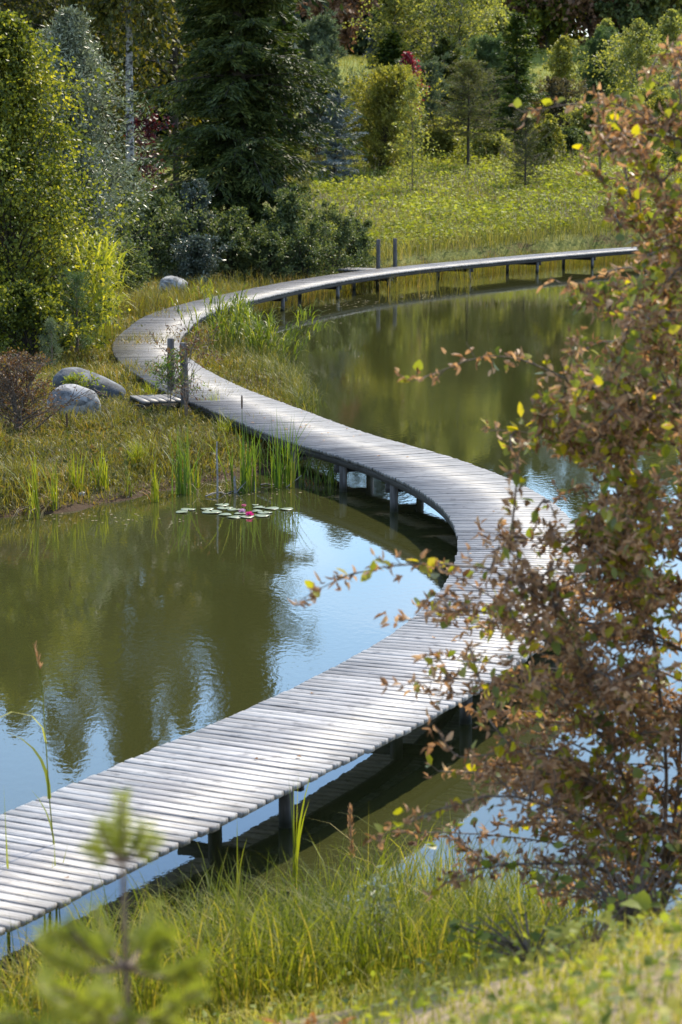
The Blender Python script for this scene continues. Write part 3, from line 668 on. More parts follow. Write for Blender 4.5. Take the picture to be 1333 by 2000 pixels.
# middle group
tree('pine_tree', 622, 104, 'pale grey-green pine with upswept branches behind the blue spruce', 'tree', 'pinegrey', 'pinebark', 70, TG, **pine_kw(hgt(42, 622, 104), 1.15, L=.2, W=.042, t0=.08))
tree('blue_spruce_tree', 655, 95, 'small blue spruce with drooping silvery tiers', 'tree', 'blue', 'bark', 72, TG, **spruce_kw(hgt(172, 655, 95), .95, nl=170, nt=18, nlf=7, L=.11, W=.035, up=(5, 45), droop=.12, tdroop=.05))
tree('willow_bush', 745, 99, 'round yellow-green willow bush in the meadow', 'shrub', 'bushyel', 'bark', 73, TG, parts='shrub', **shrub_kw(hgt(130, 745, 99), 1.25, nl=200, nt=12, nlf=11, L=.14, W=.05, up=(55, 75), env=env('oval', 1.75), stems=8, spread=.35, ldrop=-.3))
tree('maple_sapling', 796, 102, 'bright crimson sapling beside the willow bush', 'tree', 'crimson', 'bark', 74, TG, **birch_kw(hgt(104, 796, 102), .5, t0=.45, nl=40, L=.15, W=.11, nt=6, nlf=6))
for i, (px, Yb, top, r, mat, lab) in enumerate([(772, 128, -60, 1.7, 'birchpale', 'pale green birch behind the crimson sapling'), (845, 126, -140, 2.0, 'birchpale', 'tall pale birch, the broadest of the birch group'), (897, 122, -130, 1.6, 'birchpale', 'pale birch with a white trunk between the young larch and the dark yew'),
                                                (920, 128, -110, 1.6, 'birchpale', 'pale birch with a thin white trunk next to the dark spruce'), (975, 124, 20, 1.0, 'birchpale', 'slim pale birch just behind the dark young spruce')]):
    tree('birch_tree', px, Yb, lab, 'tree', mat, 'birchbark', 80 + i, TG, **birch_kw(hgt(top, px, Yb), r, t0=.18, nl=110, nt=10, nlf=9, L=.16, W=.11, r0=.10))
tree('yew_tree', 868, 112, 'dark conical evergreen under the pale birches', 'tree', 'spruce', 'bark', 90, TG, **spruce_kw(hgt(75, 868, 112), 1.0, nl=130, nt=14, nlf=7, L=.2, W=.06, up=(40, 60), droop=.0, tdroop=.0))
tree('spruce_tree', 765, 122, 'dark bushy spruce with bronze tips behind the willow bush', 'tree', 'spruce2', 'bark', 91, TG, **spruce_kw(hgt(62, 765, 122), 1.25, nl=140, nt=14, nlf=7, L=.22, W=.07))
tree('blue_spruce_tree', 736, 130, 'far small bluish spruce at the edge of the field', 'tree', 'blue', 'bark', 92, TG, **spruce_kw(hgt(55, 736, 130), .75, nl=90, nt=12, nlf=6, L=.2, W=.06))
tree('pine_tree', 832, 106, 'small grey-green pine beside the thin young birch', 'tree', 'pinegrey', 'pinebark', 93, TG, **pine_kw(hgt(135, 832, 106), .95, L=.15, W=.028))
tree('birch_sapling', 806, 90, 'thin young birch with sparse silvery leaves in the meadow', 'tree', 'birchpale', 'twig', 94, TG, **birch_kw(hgt(150, 806, 90), .75, t0=.12, nl=60, nt=7, nlf=6, L=.10, W=.07, r0=.03, env=env('oval', .7)))
tree('larch_tree', 914, 100, 'young larch with a bare lower trunk in the meadow', 'tree', 'larch', 'bark', 95, TG, **spruce_kw(hgt(118, 914, 100), 1.15, t0=.32, nl=120, nt=16, nlf=8, L=.13, W=.016, up=(5, 50), droop=.1, tdroop=.1, lrand=.7, r0=.075, twigs=1.4, env=env('pine', 1.75)))
tree('larch_tree', 1026, 92, 'small dark larch branched down to the grass', 'tree', 'larchdark', 'bark', 96, TG, **spruce_kw(hgt(208, 1026, 92), .78, t0=.1, nl=90, nt=13, nlf=7, L=.12, W=.015, up=(20, 60), droop=.05, tdroop=.05, lrand=.7, r0=.05, twigs=1.4, env=env('pine', 1.05)))
tree('pine_tree', 955, 112, 'grey-green pine between the young larch and the dark spruce', 'tree', 'pine', 'pinebark', 97, TG, **pine_kw(hgt(85, 955, 112), 1.05, L=.17, W=.03))
tree('spruce_tree', 1007, 108, 'narrow dark young spruce with ragged side branches', 'tree', 'spruce2', 'bark', 98, TG, **spruce_kw(hgt(25, 1007, 108), 1.25, nl=135, nt=16, nlf=7, L=.19, W=.055, up=(0, 40), droop=.15))
# right meadow trees
for i, (px, Yb, top, r, mat, kind, lab) in enumerate([
    (1268, 111, 160, 1.2, 'birchpale', 'shrub', 'tall loose bush right of the airy white-stemmed birch'),
    (1212, 127, 85, .9, 'birchpale', 'birch', 'slim birch between the slender birch and the airy white-stemmed birch'),
    (1040, 117, 185, .9, 'bushyel', 'shrub', 'yellowish bush behind the narrow dark spruce'), (690, 106, 205, .8, 'bushyel', 'shrub', 'yellow-green bush between the pale pine and the willow bush'),
    (962, 104, 262, .7, 'birchpale', 'shrub', 'low pale bush between the two larches'), (868, 105, 228, .8, 'birchpale', 'shrub', 'loose bush left of the young larch trunk'),
    (1000, 118, 150, 1.0, 'pine', 'pine', 'dim pine hidden behind the narrow dark spruce'),
    (1095, 112, 150, .95, 'brownshrub', 'shrub', 'brownish bare-looking shrub beside the narrow dark spruce'), (1060, 100, 225, .5, 'bushyel', 'shrub', 'small yellow-green bush right behind the dark larch'),
    (1150, 108, 200, 1.0, 'birchpale', 'shrub', 'loose green bush below the bluish pine'), (1110, 104, 250, .6, 'shrub', 'shrub', 'dark low bush among the yellow flowers'),
    (1170, 122, 70, 1.0, 'pine', 'pine', 'bluish young pine at the edge of the far field'), (1182, 124, 38, .8, 'birchpale', 'birch', 'slender young birch rising beside the bluish pine'),
    (1240, 118, 40, 1.5, 'birchpale', 'birch', 'airy light green birch with a white stem in front of the far field'), (1100, 150, 72, .8, 'bushyel', 'birch', 'little pale tree standing on the far field'),
    (1310, 122, 20, 1.6, 'birchpale', 'birch', 'light green birch behind the top of the brown bush'), (1290, 108, 190, 1.1, 'bushyel', 'shrub', 'yellow-green bush behind the top of the brown bush'), (1205, 104, 240, .8, 'shrub', 'shrub', 'dark green bush behind the brown bush branches'),
    (1340, 100, 230, 1.1, 'birchpale', 'shrub', 'pale bush at the right edge behind the brown leaves')]):
    H = hgt(top, px, Yb)
    if kind == 'pine': kw = pine_kw(H, r, L=.18, W=.03)
    elif kind == 'birch': kw = birch_kw(H, r, t0=.08, nl=100, nt=10, nlf=8, L=.15, W=.10, r0=.06)
    else: kw = shrub_kw(H, r, L=.13, W=.08, nl=90, nt=9, nlf=9)
    tree({'pine': 'pine_tree', 'birch': 'birch_tree', 'shrub': 'shrub'}[kind], px, Yb, lab, 'shrub' if kind == 'shrub' else 'tree', mat, 'birchbark' if kind == 'birch' else 'bark', 110 + i, TG, parts='shrub' if kind == 'shrub' else 'tree', **kw)
# copper and odd trees along the far edge of the field
for i, (px, Yb, H, r, mat, lab) in enumerate([(650, 196, 11, 2.4, 'copper', 'copper-brown tree at the forest edge above the field'), (1150, 205, 13, 3.4, 'copper', 'broad copper tree at the forest edge on the right'), (1068, 207, 7, 2.6, 'birch', 'olive tree at the forest edge beyond the dark spruce'),
                                          (1230, 204, 12, 2.6, 'shrub', 'grey-green tree at the forest edge right of the broad copper tree'), (1030, 209, 11, 2.0, 'copper', 'dull brown tree in the forest edge next to the olive tree'), (1300, 206, 13, 3.0, 'birchpale', 'light green tree at the forest edge on the far right')]):
    tree('forest_edge_tree', px, Yb, lab, 'tree', mat, 'bark', 140 + i, 'trees along the forest edge', **birch_kw(H, r, t0=.04, nl=130, nt=11, nlf=9, L=.42, W=.30, droop=.25, r0=.2))
# far wood as one mass
fw = MB(); rng = np.random.default_rng(77)
protos = [grow(200 + i, **(spruce_kw(H, r, nl=110, nt=11, nlf=5, L=.75, W=.26) if k else birch_kw(H, r, t0=.04, nl=110, nt=9, nlf=7, L=.6, W=.42, droop=.3, r0=.25)))[1].arrays() for i, (H, r, k) in enumerate([(19, 3.2, 1), (22, 3.8, 1), (17, 3.6, 0), (20, 4, 0)])]
for k in range(140):
    xx = rng.uniform(-45, 70); yy = rng.uniform(213, 250)
    if k >= 95: yy = rng.uniform(104, 150); xx = xat(rng.uniform(-160, 500), yy)
    V, T, Q = protos[rng.integers(4)]
    a = rng.uniform(0, 6.28); s = rng.uniform(.75, 1.1) * (1 if k < 95 else .85); c, sn = math.cos(a), math.sin(a)
    V2 = np.column_stack([V[:, 0] * c - V[:, 1] * sn, V[:, 0] * sn + V[:, 1] * c, V[:, 2]]) * s + [xx, yy, gz(xx, yy)]
    fw.add(V2, T, Q)
tag(fw.build('forest', M['forest']), 'dark forest closing the view beyond the field', 'forest', kind='stuff')

# ------------------------------------------------------------------ ground cover (uncountable)
def scatter(n, y0, y1, x0, x1, rng, dense=True, px=None):
    if dense: u = rng.uniform(size=n); y = 1 / (1 / y0 + u * (1 / y1 - 1 / y0))
    else: y = rng.uniform(y0, y1, n)
    if px: x = (rng.uniform(px[0], px[1], n) - 666.5) / F * y * 1.01
    else: x = rng.uniform(x0, x1, n)
    P = np.stack([x, y], 1); z = ground(P); return np.column_stack([P, z]), sdist(P)
rng = np.random.default_rng(5)
P, d = scatter(85000, 74, 132, 0, 0, rng, px=(610, 1420))
clump = np.sin(P[:, 0] * .9) * np.cos(P[:, 1] * .5) + .6 * np.sin(P[:, 0] * 2.1 + P[:, 1])
P = P[(d > .8) & (rng.normal(size=len(P)) * .9 < clump + .9)]
m = MB(); h = rng.uniform(.05, .42, len(P)); D = rng.normal(size=(len(P), 3)); D[:, 2] = np.abs(D[:, 2]) * .3 - .1
leaves(m, P + np.column_stack([0 * h, 0 * h, h]), D, rng.uniform(.07, .19, len(P)), rng.uniform(.05, .14, len(P)), rng, .12, 1.3)
tag(m.build('meadow_cover', M['meadow']), 'broad-leaved green ground cover over the sunny meadow slope', 'ground cover', kind='stuff')
P, d = scatter(90000, 67, 200, 0, 0, rng, px=(560, 1450)); P = P[(d > .05)]
near = P[:, 1] < 82
m = MB(); blades(m, P, rng.uniform(.25, .62, len(P)) * np.where(near, 1.15, .8), .008 + P[:, 1] * .00014, rng.uniform(.1, .8, len(P)), rng, seg=3)
tag(m.build('meadow_grass', M['meadowgrass']), 'tall straw and green grass of the meadow and far field', 'grass', kind='stuff')
P, d = scatter(5200, 76, 130, 0, 0, rng, px=(610, 1420)); P = P[(d > 1) & (np.sin(P[:, 0] * .7 + 2) * np.sin(P[:, 1] * .33) + rng.normal(0, .4, len(P)) > .15)]
m = MB(); blades(m, P, rng.uniform(.45, .95, len(P)), .022, rng.uniform(.05, .5, len(P)), rng, seg=3)
leaves(m, P + np.column_stack([0 * P[:, 0], 0 * P[:, 0], rng.uniform(.4, .8, len(P))]), rng.normal(0, .3, (len(P), 3)) + [0, 0, 1], .16, .05, rng)
tag(m.build('meadow_stalks', M['straw']), 'drifts of dry stalks with seed heads standing in the meadow', 'dry stalks', kind='stuff')
# left bank turf and the shore behind the walk
P, d = scatter(90000, 26.2, 64, 0, 0, rng, px=(-60, 700)); P = P[(d > .02)]
Pd = sdist(P[:, :2])
m = MB(); hh = rng.uniform(.05, .2, len(P)) * (1 + .8 * (np.sin(P[:, 0] * 2.3) * np.sin(P[:, 1] * 1.1) > .3)) * np.clip(.35 + Pd, .3, 1.1)
blades(m, P, hh, .010 + P[:, 1] * .00012, rng.uniform(.2, 1.2, len(P)), rng, seg=3)
tag(m.build('bank_grass', M['bankgrass']), 'short green and straw turf on the left bank', 'grass', kind='stuff')
P, d = scatter(9000, 26.5, 60, 0, 0, rng, px=(-60, 480)); P = P[d > .4]
m = MB(); D = rng.normal(size=(len(P), 3)); D[:, 2] = np.abs(D[:, 2]) * .5
leaves(m, P + np.column_stack([0 * P[:, 0], 0 * P[:, 0], rng.uniform(.02, .14, len(P))]), D, rng.uniform(.04, .09, len(P)), rng.uniform(.025, .06, len(P)), rng, .1, 1.2)
tag(m.build('bank_weeds', M['weeddull']), 'small leafy weeds growing in the turf of the left bank', 'weeds', kind='stuff')
# tall sedge on the inside of the bend, fringe along the walk
pts = []
for x, y, n, sx, sy in [(455, 715, 300, 55, 18), (520, 735, 500, 45, 22), (570, 765, 700, 30, 22), (590, 800, 300, 18, 15), (540, 690, 150, 25, 20)]:
    for _ in range(n):
        q = flat(x + R_.normal(0, sx * .6), y + R_.normal(0, sy * .6), .05); pts.append(q)
P = np.array(pts); c_, t_, n_ = along(np.linspace(0, SLEN, 1400))
dd = np.min(np.hypot(P[:, None, 0] - c_[None, :, 0], P[:, None, 1] - c_[None, :, 1]), 1); P = P[dd > WD / 2 + .08]
P[:, 2] = np.maximum(ground(P), -.05)
m = MB(); blades(m, P, rng.uniform(.18, .52, len(P)), .010, rng.uniform(.2, 1.3, len(P)), rng, seg=4)
tag(m.build('shore_grass', M['shoresedge']), 'tall arching sedge on the shore inside the bend of the boardwalk', 'grass', kind='stuff')
s = rng.uniform(s_of_Y(50), SLEN - 1, 12000); c, t, n = along(s); off = np.where(rng.uniform(size=12000) < .85, rng.uniform(.68, 2.6, 12000), -rng.uniform(.64, 1.0, 12000))
back = off > 0; P = c + n * off[:, None]; dsh = sdist(P); z = np.maximum(ground(P), -.08); P = np.column_stack([P, z])
okk = back | ((s > s_of_Y(62.5)) & (s < s_of_Y(68)) & (np.sin(s * 3) > -.4))
P = P[okk]; bk = back[okk]
m = MB(); blades(m, P, np.where(bk, rng.uniform(.25, .65, len(P)), rng.uniform(.3, .6, len(P))), .013, rng.uniform(.05, .7, len(P)), rng, seg=3)
tag(m.build('waterside_grass', M['bankgrass']), 'upright waterside grass along the far stretch of boardwalk', 'grass', kind='stuff')

# ------------------------------------------------------------------ reeds, cattails, tussocks
def reed_clump(label, pts, H, seed, leafm='reed', leanto=None, nleaf=9, L=.36, W=.022, group='reed clumps at the water', lean=.12):
    rng = np.random.default_rng(seed); pts = np.asarray(pts); n = len(pts); c = pts.mean(0)
    root = empty('reed_clump', c, label, 'reeds', group)
    hh = rng.uniform(.65, 1.08, n) * H
    a = rng.uniform(0, 6.28, n); d = np.stack([np.cos(a), np.sin(a), 0 * a], 1) * (lean * rng.uniform(0, 1.6, n))[:, None]
    if leanto is not None: d = d + np.asarray(leanto)
    t = np.linspace(0, 1, 5)
    SPn = (pts - c)[:, None] + d[:, None] * (hh[:, None] * t ** 1.6)[..., None] + np.array([0, 0, 1.]) * (hh[:, None] * t * (1 - .12 * np.linalg.norm(d, axis=1)[:, None] * t))[..., None]
    w = MB(); tubes(w, SPn, np.tile([.006, .0055, .005, .004, .0015], (n, 1)), 4)
    if n > 16: w.build('stems', M[leafm], root)
    else:
        for i in range(n):
            w = MB(); tubes(w, SPn[i], np.array([.006, .0055, .005, .004, .0015]), 4); w.build('stem', M[leafm], root)
    tt = np.clip(np.linspace(.3, 1, nleaf)[None] + rng.normal(0, .04, (n, nleaf)), .1, 1)
    i0 = np.minimum((tt * 4).astype(int), 3); fr = tt * 4 - i0; ar = np.arange(n)[:, None]
    B = SPn[ar, i0] * (1 - fr[..., None]) + SPn[ar, i0 + 1] * fr[..., None]
    az = (np.arctan2(d[:, 1], d[:, 0])[:, None] + rng.normal(0, 1.1, (n, nleaf))).ravel()
    m = MB(); blades(m, B.reshape(-1, 3), rng.uniform(.6, 1.15, n * nleaf) * L, W, rng.uniform(.5, 1.5, n * nleaf), rng, az=az, curl=.9, seg=4)
    m.build('leaves', M[leafm], root)
    return root
def spots(px, py, n, sx, sy, z, rng, ok=None):
    out = []
    while len(out) < n:
        q = flat(px + rng.normal(0, sx), py + rng.normal(0, sy), z)
        out.append([q[0], q[1], max(gz(q[0], q[1]), -.1)])
    return np.array(out)
rng = np.random.default_rng(8)
dense = np.linspace(0, SLEN, 1200); dc = along(dense)[0]
def offwalk(P, m=.1):
    return P[np.min(np.hypot(P[:, None, 0] - dc[None, :, 0], P[:, None, 1] - dc[None, :, 1]), 1) > WD / 2 + m]
reed_clump('bright yellow-green reed bed left of the boardwalk bend', offwalk(spots(205, 678, 190, 36, 9, .3, rng)), 1.75, 1, 'reedbright', L=.6, W=.038)
reed_clump('green reed clump inside the boardwalk bend', offwalk(spots(445, 690, 60, 34, 10, .1, rng)), .95, 2, 'reedmid', L=.36, W=.022, lean=.3)
reed_clump('reed clump at the water end of the sedge inside the bend', offwalk(spots(510, 712, 45, 20, 8, .05, rng)), .75, 7, 'reedmid', L=.34, W=.02, lean=.35)
reed_clump('reed stems leaning out over the open water from the bend', offwalk(spots(555, 715, 14, 14, 6, 0, rng)), 1.1, 3, 'reedmid', L=.32, W=.024, leanto=(.65, 0, 0), nleaf=7)
reed_clump('reed tuft poking up behind the boardwalk edge before the bend', offwalk(spots(395, 600, 16, 16, 4, .1, rng)), .6, 4, L=.3, W=.022)
reed_clump('few tall reeds under the dark bushes, left of the other pair', spots(483, 540, 5, 5, 2, .2, rng), 1.0, 5, L=.35, W=.03)
reed_clump('few tall reeds under the dark bushes, nearer the round bush', spots(534, 532, 8, 7, 2, .2, rng), 1.0, 6, L=.35, W=.03)

def tuft(name, label, cat, px, py, top, n, wpx, seed, mat='reeddark', W=.017, lean=.42, group='cattail tufts along the left bank', spike=None, curl=.5, dead=0, z=0.0, Yd=None, dry=True):
    rng = np.random.default_rng(seed); b = flat(px, py, z) if Yd is None else pt(px, py, Yd)
    b[2] = max(gz(b[0], b[1]), -.02) if Yd is None else gz(b[0], b[1])
    H = zat(top, b[1]) - b[2]
    root = empty(name, b, label, cat, group)
    rad = wpx / F * b[1] * .16
    P = np.column_stack([rng.normal(0, rad, n), rng.normal(0, rad, n), np.full(n, -.06)])
    hh = H * rng.uniform(.45, 1.04, n) ** .8
    m = MB(); blades(m, P, hh + .06, W * rng.uniform(.7, 1.2, n), np.abs(rng.normal(0, lean, n)), rng, curl=curl, seg=5)
    m.build('blades', M[mat], root)
    if dead:
        m = MB(); P = np.column_stack([rng.normal(0, rad * 1.3, dead), rng.normal(0, rad, dead), np.full(dead, -.04)])
        blades(m, P, H * rng.uniform(.2, .6, dead), W * .8, rng.uniform(.8, 1.9, dead), rng, curl=.8, seg=4); m.build('dry_blades', M['straw'] if dry else M['orange'], root)
    if spike:
        sx = (spike[0] - px) / F * b[1]; sz = zat(spike[1], b[1]) - b[2]
        s = MB(); tubes(s, np.array([[sx * .6, 0, -.05], [sx * .9, 0, sz * .5], [sx, 0, sz]]), np.array([.005, .0045, .004]), 6); stalk = s.build('stalk', M[mat], root)
        h = MB(); tubes(h, np.array([[sx, 0, sz - .02], [sx, 0, sz], [sx, 0, sz + .07], [sx, 0, sz + .13], [sx, 0, sz + .15]]), np.array([.003, .009, .011, .009, .003]), 8); h.build('seed_head', M['cathead'], stalk)
    return root
CT = [
 ('cattail_tuft', 'bright cattail tuft standing in the water, leftmost of the bank tufts', 72, 1012, 845, 13, 30, 'reed', {}),
 ('cattail_tuft', 'thin cattail tuft just right of the leftmost one', 108, 1000, 885, 8, 18, 'reed', {}),
 ('cattail_tuft', 'cattail tuft with a dark brown seed head below the round boulder', 150, 982, 868, 12, 22, 'reed', dict(spike=(134, 832), dead=3)),
 ('cattail_tuft', 'yellow-green cattail tuft with pale dry blades beside it', 200, 972, 862, 15, 24, 'reed', dict(dead=6)),
 ('cattail_tuft', 'short cattail tuft between the dry-bladed one and the round tussock', 250, 973, 895, 9, 18, 'reed', {}),
 ('cattail_tuft', 'sparse cattail tuft with an orange blade right of the round tussock', 302, 980, 868, 6, 18, 'reed', dict(dead=3, dry=False)),
 ('cattail_tuft', 'tall dark cattail tuft below the wooden posts', 357, 965, 812, 20, 34, 'reeddark', dict(dead=4)),
 ('cattail_tuft', 'small cattail tuft just right of the tall dark one', 384, 952, 900, 7, 14, 'reed', {}),
 ('cattail_tuft', 'large cattail tuft with a brown seed head by the water lilies', 482, 958, 800, 30, 60, 'reeddark', dict(spike=(474, 796), dead=8, lean=.33)),
 ('cattail_tuft', 'large cattail tuft rising in front of the boardwalk planks', 552, 950, 796, 28, 52, 'reeddark', dict(dead=4, lean=.33)),
 ('cattail_tuft', 'leaning cattail tuft with few blades next to the first support post', 589, 942, 855, 5, 20, 'reeddark', dict(dead=2)),
 ('cattail_tuft', 'bent cattail tuft with orange blades under the boardwalk edge', 610, 944, 862, 8, 40, 'reeddark', dict(dead=5, dry=False, curl=1.2, lean=.5)),
 ('cattail_tuft', 'short dark cattail tuft in the shade under the boardwalk', 642, 943, 885, 10, 30, 'reeddark', {}),
]
for i, (nm, lab, px, py, top, n, w, mat, kw) in enumerate(CT):
    kw.setdefault('dead', 5)
    tuft(nm, lab, 'cattails', px, py, top, int(n * 1.9), w * 1.7, 300 + i, mat, **kw)
tuft('sedge_tussock', 'round green sedge tussock at the edge of the left bank', 'tussock', 270, 940, 842, 150, 60, 320, 'reed', W=.007, lean=.45, curl=.9, group='sedge tussocks')
for i, (px, py, top, n, w, mat, lab) in enumerate([(30, 930, 870, 60, 50, 'bankgrass', 'grass tussock at the left edge of the bank'), (415, 800, 755, 90, 60, 'reed', 'long grass tussock beside the boardwalk below the posts'), (440, 840, 790, 80, 55, 'reed', 'green grass tussock under the boardwalk edge'),
                                              (290, 775, 735, 70, 50, 'reed', 'grass tussock at the end of the near landing'), (235, 800, 765, 70, 60, 'bankgrass', 'grass tussock right of the round boulder'), (330, 830, 790, 70, 60, 'bankgrass', 'dry grass tussock in the middle of the left bank')]):
    tuft('grass_tussock', lab, 'tussock', px, py, top, n, w, 330 + i, mat, W=.007, lean=.6, curl=.9, group='grass tussocks on the left bank', z=.3)

# dead stems and floating twigs
for i, (px, py, top, lab) in enumerate([(425, 972, 862, 'tall grey dead stem standing in the shallow water'), (459, 962, 930, 'short grey dead stub left of the large tuft by the lilies'), (498, 958, 918, 'grey dead stub at the foot of the large tuft by the lilies')]):
    b = flat(px, py, 0); h = zat(top, b[1]); m = MB()
    tubes(m, np.array([[0, 0, -.15], [.004, 0, h * .4], [-.004, .01, h * .8], [0, .01, h]]), np.array([.012, .011, .010, .007]) * (1 if i == 0 else 1.5), 7)
    tag(m.build('dead_stick', M['deadwood'], loc=b, smooth=True), lab, 'dead stick', 'dead sticks in the shallows')
for i, (x0, y0, x1, y1, lab) in enumerate([(388, 934, 470, 922, 'long pale twig lying across the muddy bank edge'), (510, 946, 560, 944, 'straight pale twig floating between the two large tufts'), (400, 968, 470, 956, 'grey twig floating left of the water lilies'),
                                        (462, 940, 482, 962, 'slanting broken stalk against the large tuft'), (560, 952, 590, 928, 'slanting broken stalk in front of the first support post')]):
    a = flat(x0, y0, .02); b = flat(x1, y1, .02); c = (a + b) / 2; k = 6; t = np.linspace(0, 1, k)[:, None]
    P = a + (b - a) * t - c + R_.normal(0, .012, (k, 3)); 
    if 'slanting' in lab: 
        a = flat(x0, max(y0, y1), 0); b = a + np.array([(x1 - x0) / F * a[1], 0, abs(y1 - y0) / F * a[1] * 1.0]); 
        if y0 < y1: a, b = a + np.array([(x0 - x1) / F * a[1] * 0, 0, 0]), b
        P = (a - c) * (1 - t) + (b - c) * t
    m = MB(); tubes(m, P, np.linspace(.009, .005, k), 6)
    tag(m.build('fallen_twig', M['deadwood'], loc=c, smooth=True), lab, 'twig', 'fallen twigs at the bank edge')

# ------------------------------------------------------------------ water lilies
PADS = [(434, 986, 28, 'far left of the rose flower'), (405, 994, 26, 'apart left of the cluster'), (440, 992, 32, 'pale, left of the rose flower'), (458, 995, 28, 'tucked left of the pale lilac flower'), (415, 1000, 40, 'wide and bluish at the left of the cluster'), (440, 1005, 26, 'bluish, second row left of the magenta flower'),
        (459, 1010, 30, 'front left of the magenta flower, nearest to the boardwalk'), (482, 1009, 30, 'right in front of the magenta flower'), (512, 1007, 30, 'front right of the magenta flower'), (518, 1001, 30, 'right of the magenta flower'), (503, 998, 22, 'small, between the lilac and magenta flowers and the right edge'), (507, 991, 24, 'pale, right of the rose flower'),
        (531, 993, 30, 'yellowish, at the right of the cluster'), (560, 994, 27, 'alone at the right end of the cluster'), (499, 986, 13, 'tiny, farthest back right of the rose flower'), (368, 995, 30, 'bluish, alone at the left end'), (356, 1000, 25, 'yellowish, alone at the left end'), (470, 1003, 24, 'between the lilac and the magenta flower')]
for i, (px, py, w, lab) in enumerate(PADS):
    rng = np.random.default_rng(400 + i); c = flat(px, py, .006 + .0015 * (i % 3)); r = w / 2 / F * c[1]
    k = 26; notch = rng.uniform(0, 6.28); a = notch + np.linspace(.16, 2 * np.pi - .16, k)
    rr = r * (1 + .03 * np.sin(a * 3 + i) + .015 * np.sin(a * 7))
    lift = .004 * np.sin(a * 2 + i) + .004
    V = [(0, 0, .002)] + list(np.column_stack([.55 * rr * np.cos(a), .55 * rr * np.sin(a), lift * .4])) + list(np.column_stack([rr * np.cos(a), rr * np.sin(a), lift]))
    T = [(0, j + 1, j + 2) for j in range(k - 1)]; Q = [(j + 1, j + 1 + k, j + 2 + k, j + 2) for j in range(k - 1)]
    m = MB(); m.add(V, T, Q); o = m.build('lily_pad', M['pad'], loc=c, smooth=True)
    sm = o.modifiers.new('thickness', 'SOLIDIFY'); sm.thickness = .002
    tag(o, 'floating lily pad ' + lab, 'lily pad', 'water lily pads')
def lily(px, py, w, mat, label, openness):
    c = flat(px, py + 5, .015); r = w / 2 / F * c[1]; rng = np.random.default_rng(int(px))
    root = empty('water_lily', c, label, 'water lily', 'water lily flowers')
    m = MB()
    for ring, (n, el, L) in enumerate([(8, 20, 1.0), (8, 45, .95), (6, 68, .85)]):
        a = np.arange(n) * 2 * np.pi / n + ring * .4; e = np.radians(el * openness + (1 - openness) * 75)
        D = np.stack([np.cos(a) * np.cos(e), np.sin(a) * np.cos(e), np.full(n, np.sin(e))], 1)
        ovate(m, D * r * .1, D, r * L * 1.15, r * .55, rng, curl=.45, bend=-.15, flatness=0)
    m.build('petals', M[mat], root, smooth=True)
    s = MB(); tubes(s, np.array([[0, 0, 0], [0, 0, r * .3], [0, 0, r * .45]]), np.array([r * .16, r * .2, r * .02]), 8); s.build('stamens', M['stamen'], root)
lily(488, 1001, 16, 'petal', 'open magenta water lily in front of the other two', 1)
lily(474, 995, 14, 'petalpale', 'pale lilac water lily between the other two flowers', .9)
lily(477, 986, 13, 'petalrose', 'rose water lily half closed at the back of the three', .35)

# floating debris and leaves dropped on the planks
rng = np.random.default_rng(14); P = []
for px, py, n, sx, sy in [(680, 592, 70, 40, 5), (835, 578, 40, 28, 2), (200, 1008, 40, 90, 8), (430, 965, 40, 45, 10), (640, 640, 20, 60, 25), (560, 960, 20, 50, 8)]:
    for _ in range(n):
        q = flat(px + rng.normal(0, sx), py + rng.normal(0, sy), .004)
        if gz(q[0], q[1]) < -.01: P.append(q)
P = np.array(P); D = rng.normal(size=P.shape); D[:, 2] = 0; m = MB()
leaves(m, P, D, rng.uniform(.03, .07, len(P)) * np.clip(P[:, 1] / 40, .7, 1.6), rng.uniform(.02, .045, len(P)), rng, .01, 60); tag(m.build('floating_leaves', M['straw']), 'scattered dead leaves floating on the pond', 'floating leaves', kind='stuff')
sL = np.concatenate([rng.normal(s_of_Y(31), .5, 14), rng.uniform(4, SLEN - 8, 60)]); c, t, n = along(sL); P = np.column_stack([c + n * rng.uniform(-.5, .5, len(sL))[:, None], np.full(len(sL), DECK + .008)]); D = rng.normal(size=P.shape); D[:, 2] *= .1
m = MB(); leaves(m, P, D, rng.uniform(.03, .06, len(P)), rng.uniform(.02, .035, len(P)), rng, .25, 8); tag(m.build('fallen_leaves', M['deadleaf']), 'few brown leaves dropped on the boardwalk planks', 'fallen leaves', kind='stuff')

# ------------------------------------------------------------------ plants of the left bank
def sapling(name, px, py, top, label, cat, kw, leafm, barkm, seed, z=.4, parts='tree', group=None):
    b = flat(px, py, z); b[2] = gz(b[0], b[1]) - .02
    H = zat(top, b[1]) - b[2]; kw = dict(kw); r = kw.pop('r'); f = kw.pop('f')
    w, l = grow(seed, **f(H, r, **kw)); root = empty(name, b, label, cat, group)
    a, bb = PARTS[parts]; w.build(a, M[barkm], root); l.build(bb, M[leafm], root); return root
sapling('pine_sapling', 152, 695, 545, 'small dark pine sapling beside the bright reeds', 'tree', dict(f=pine_kw, r=.38, nl=36, nt=7, nlf=26, L=.06, W=.008, t0=.05), 'pine', 'pinebark', 500, group='saplings on the left bank')
sapling('pine_sapling', 102, 712, 630, 'pale little pine sapling left of the dark one', 'tree', dict(f=pine_kw, r=.22, nl=24, nt=6, nlf=24, L=.05, W=.006, t0=.05), 'pinegrey', 'pinebark', 501, group='saplings on the left bank')
sapling('pine_sapling', 415, 528, 455, 'tiny pine with a round tuft on a bare stem under the spruce', 'tree', dict(f=pine_kw, r=.28, nl=26, nt=6, nlf=24, L=.09, W=.014, t0=.6), 'pine', 'pinebark', 502, group='saplings on the left bank')
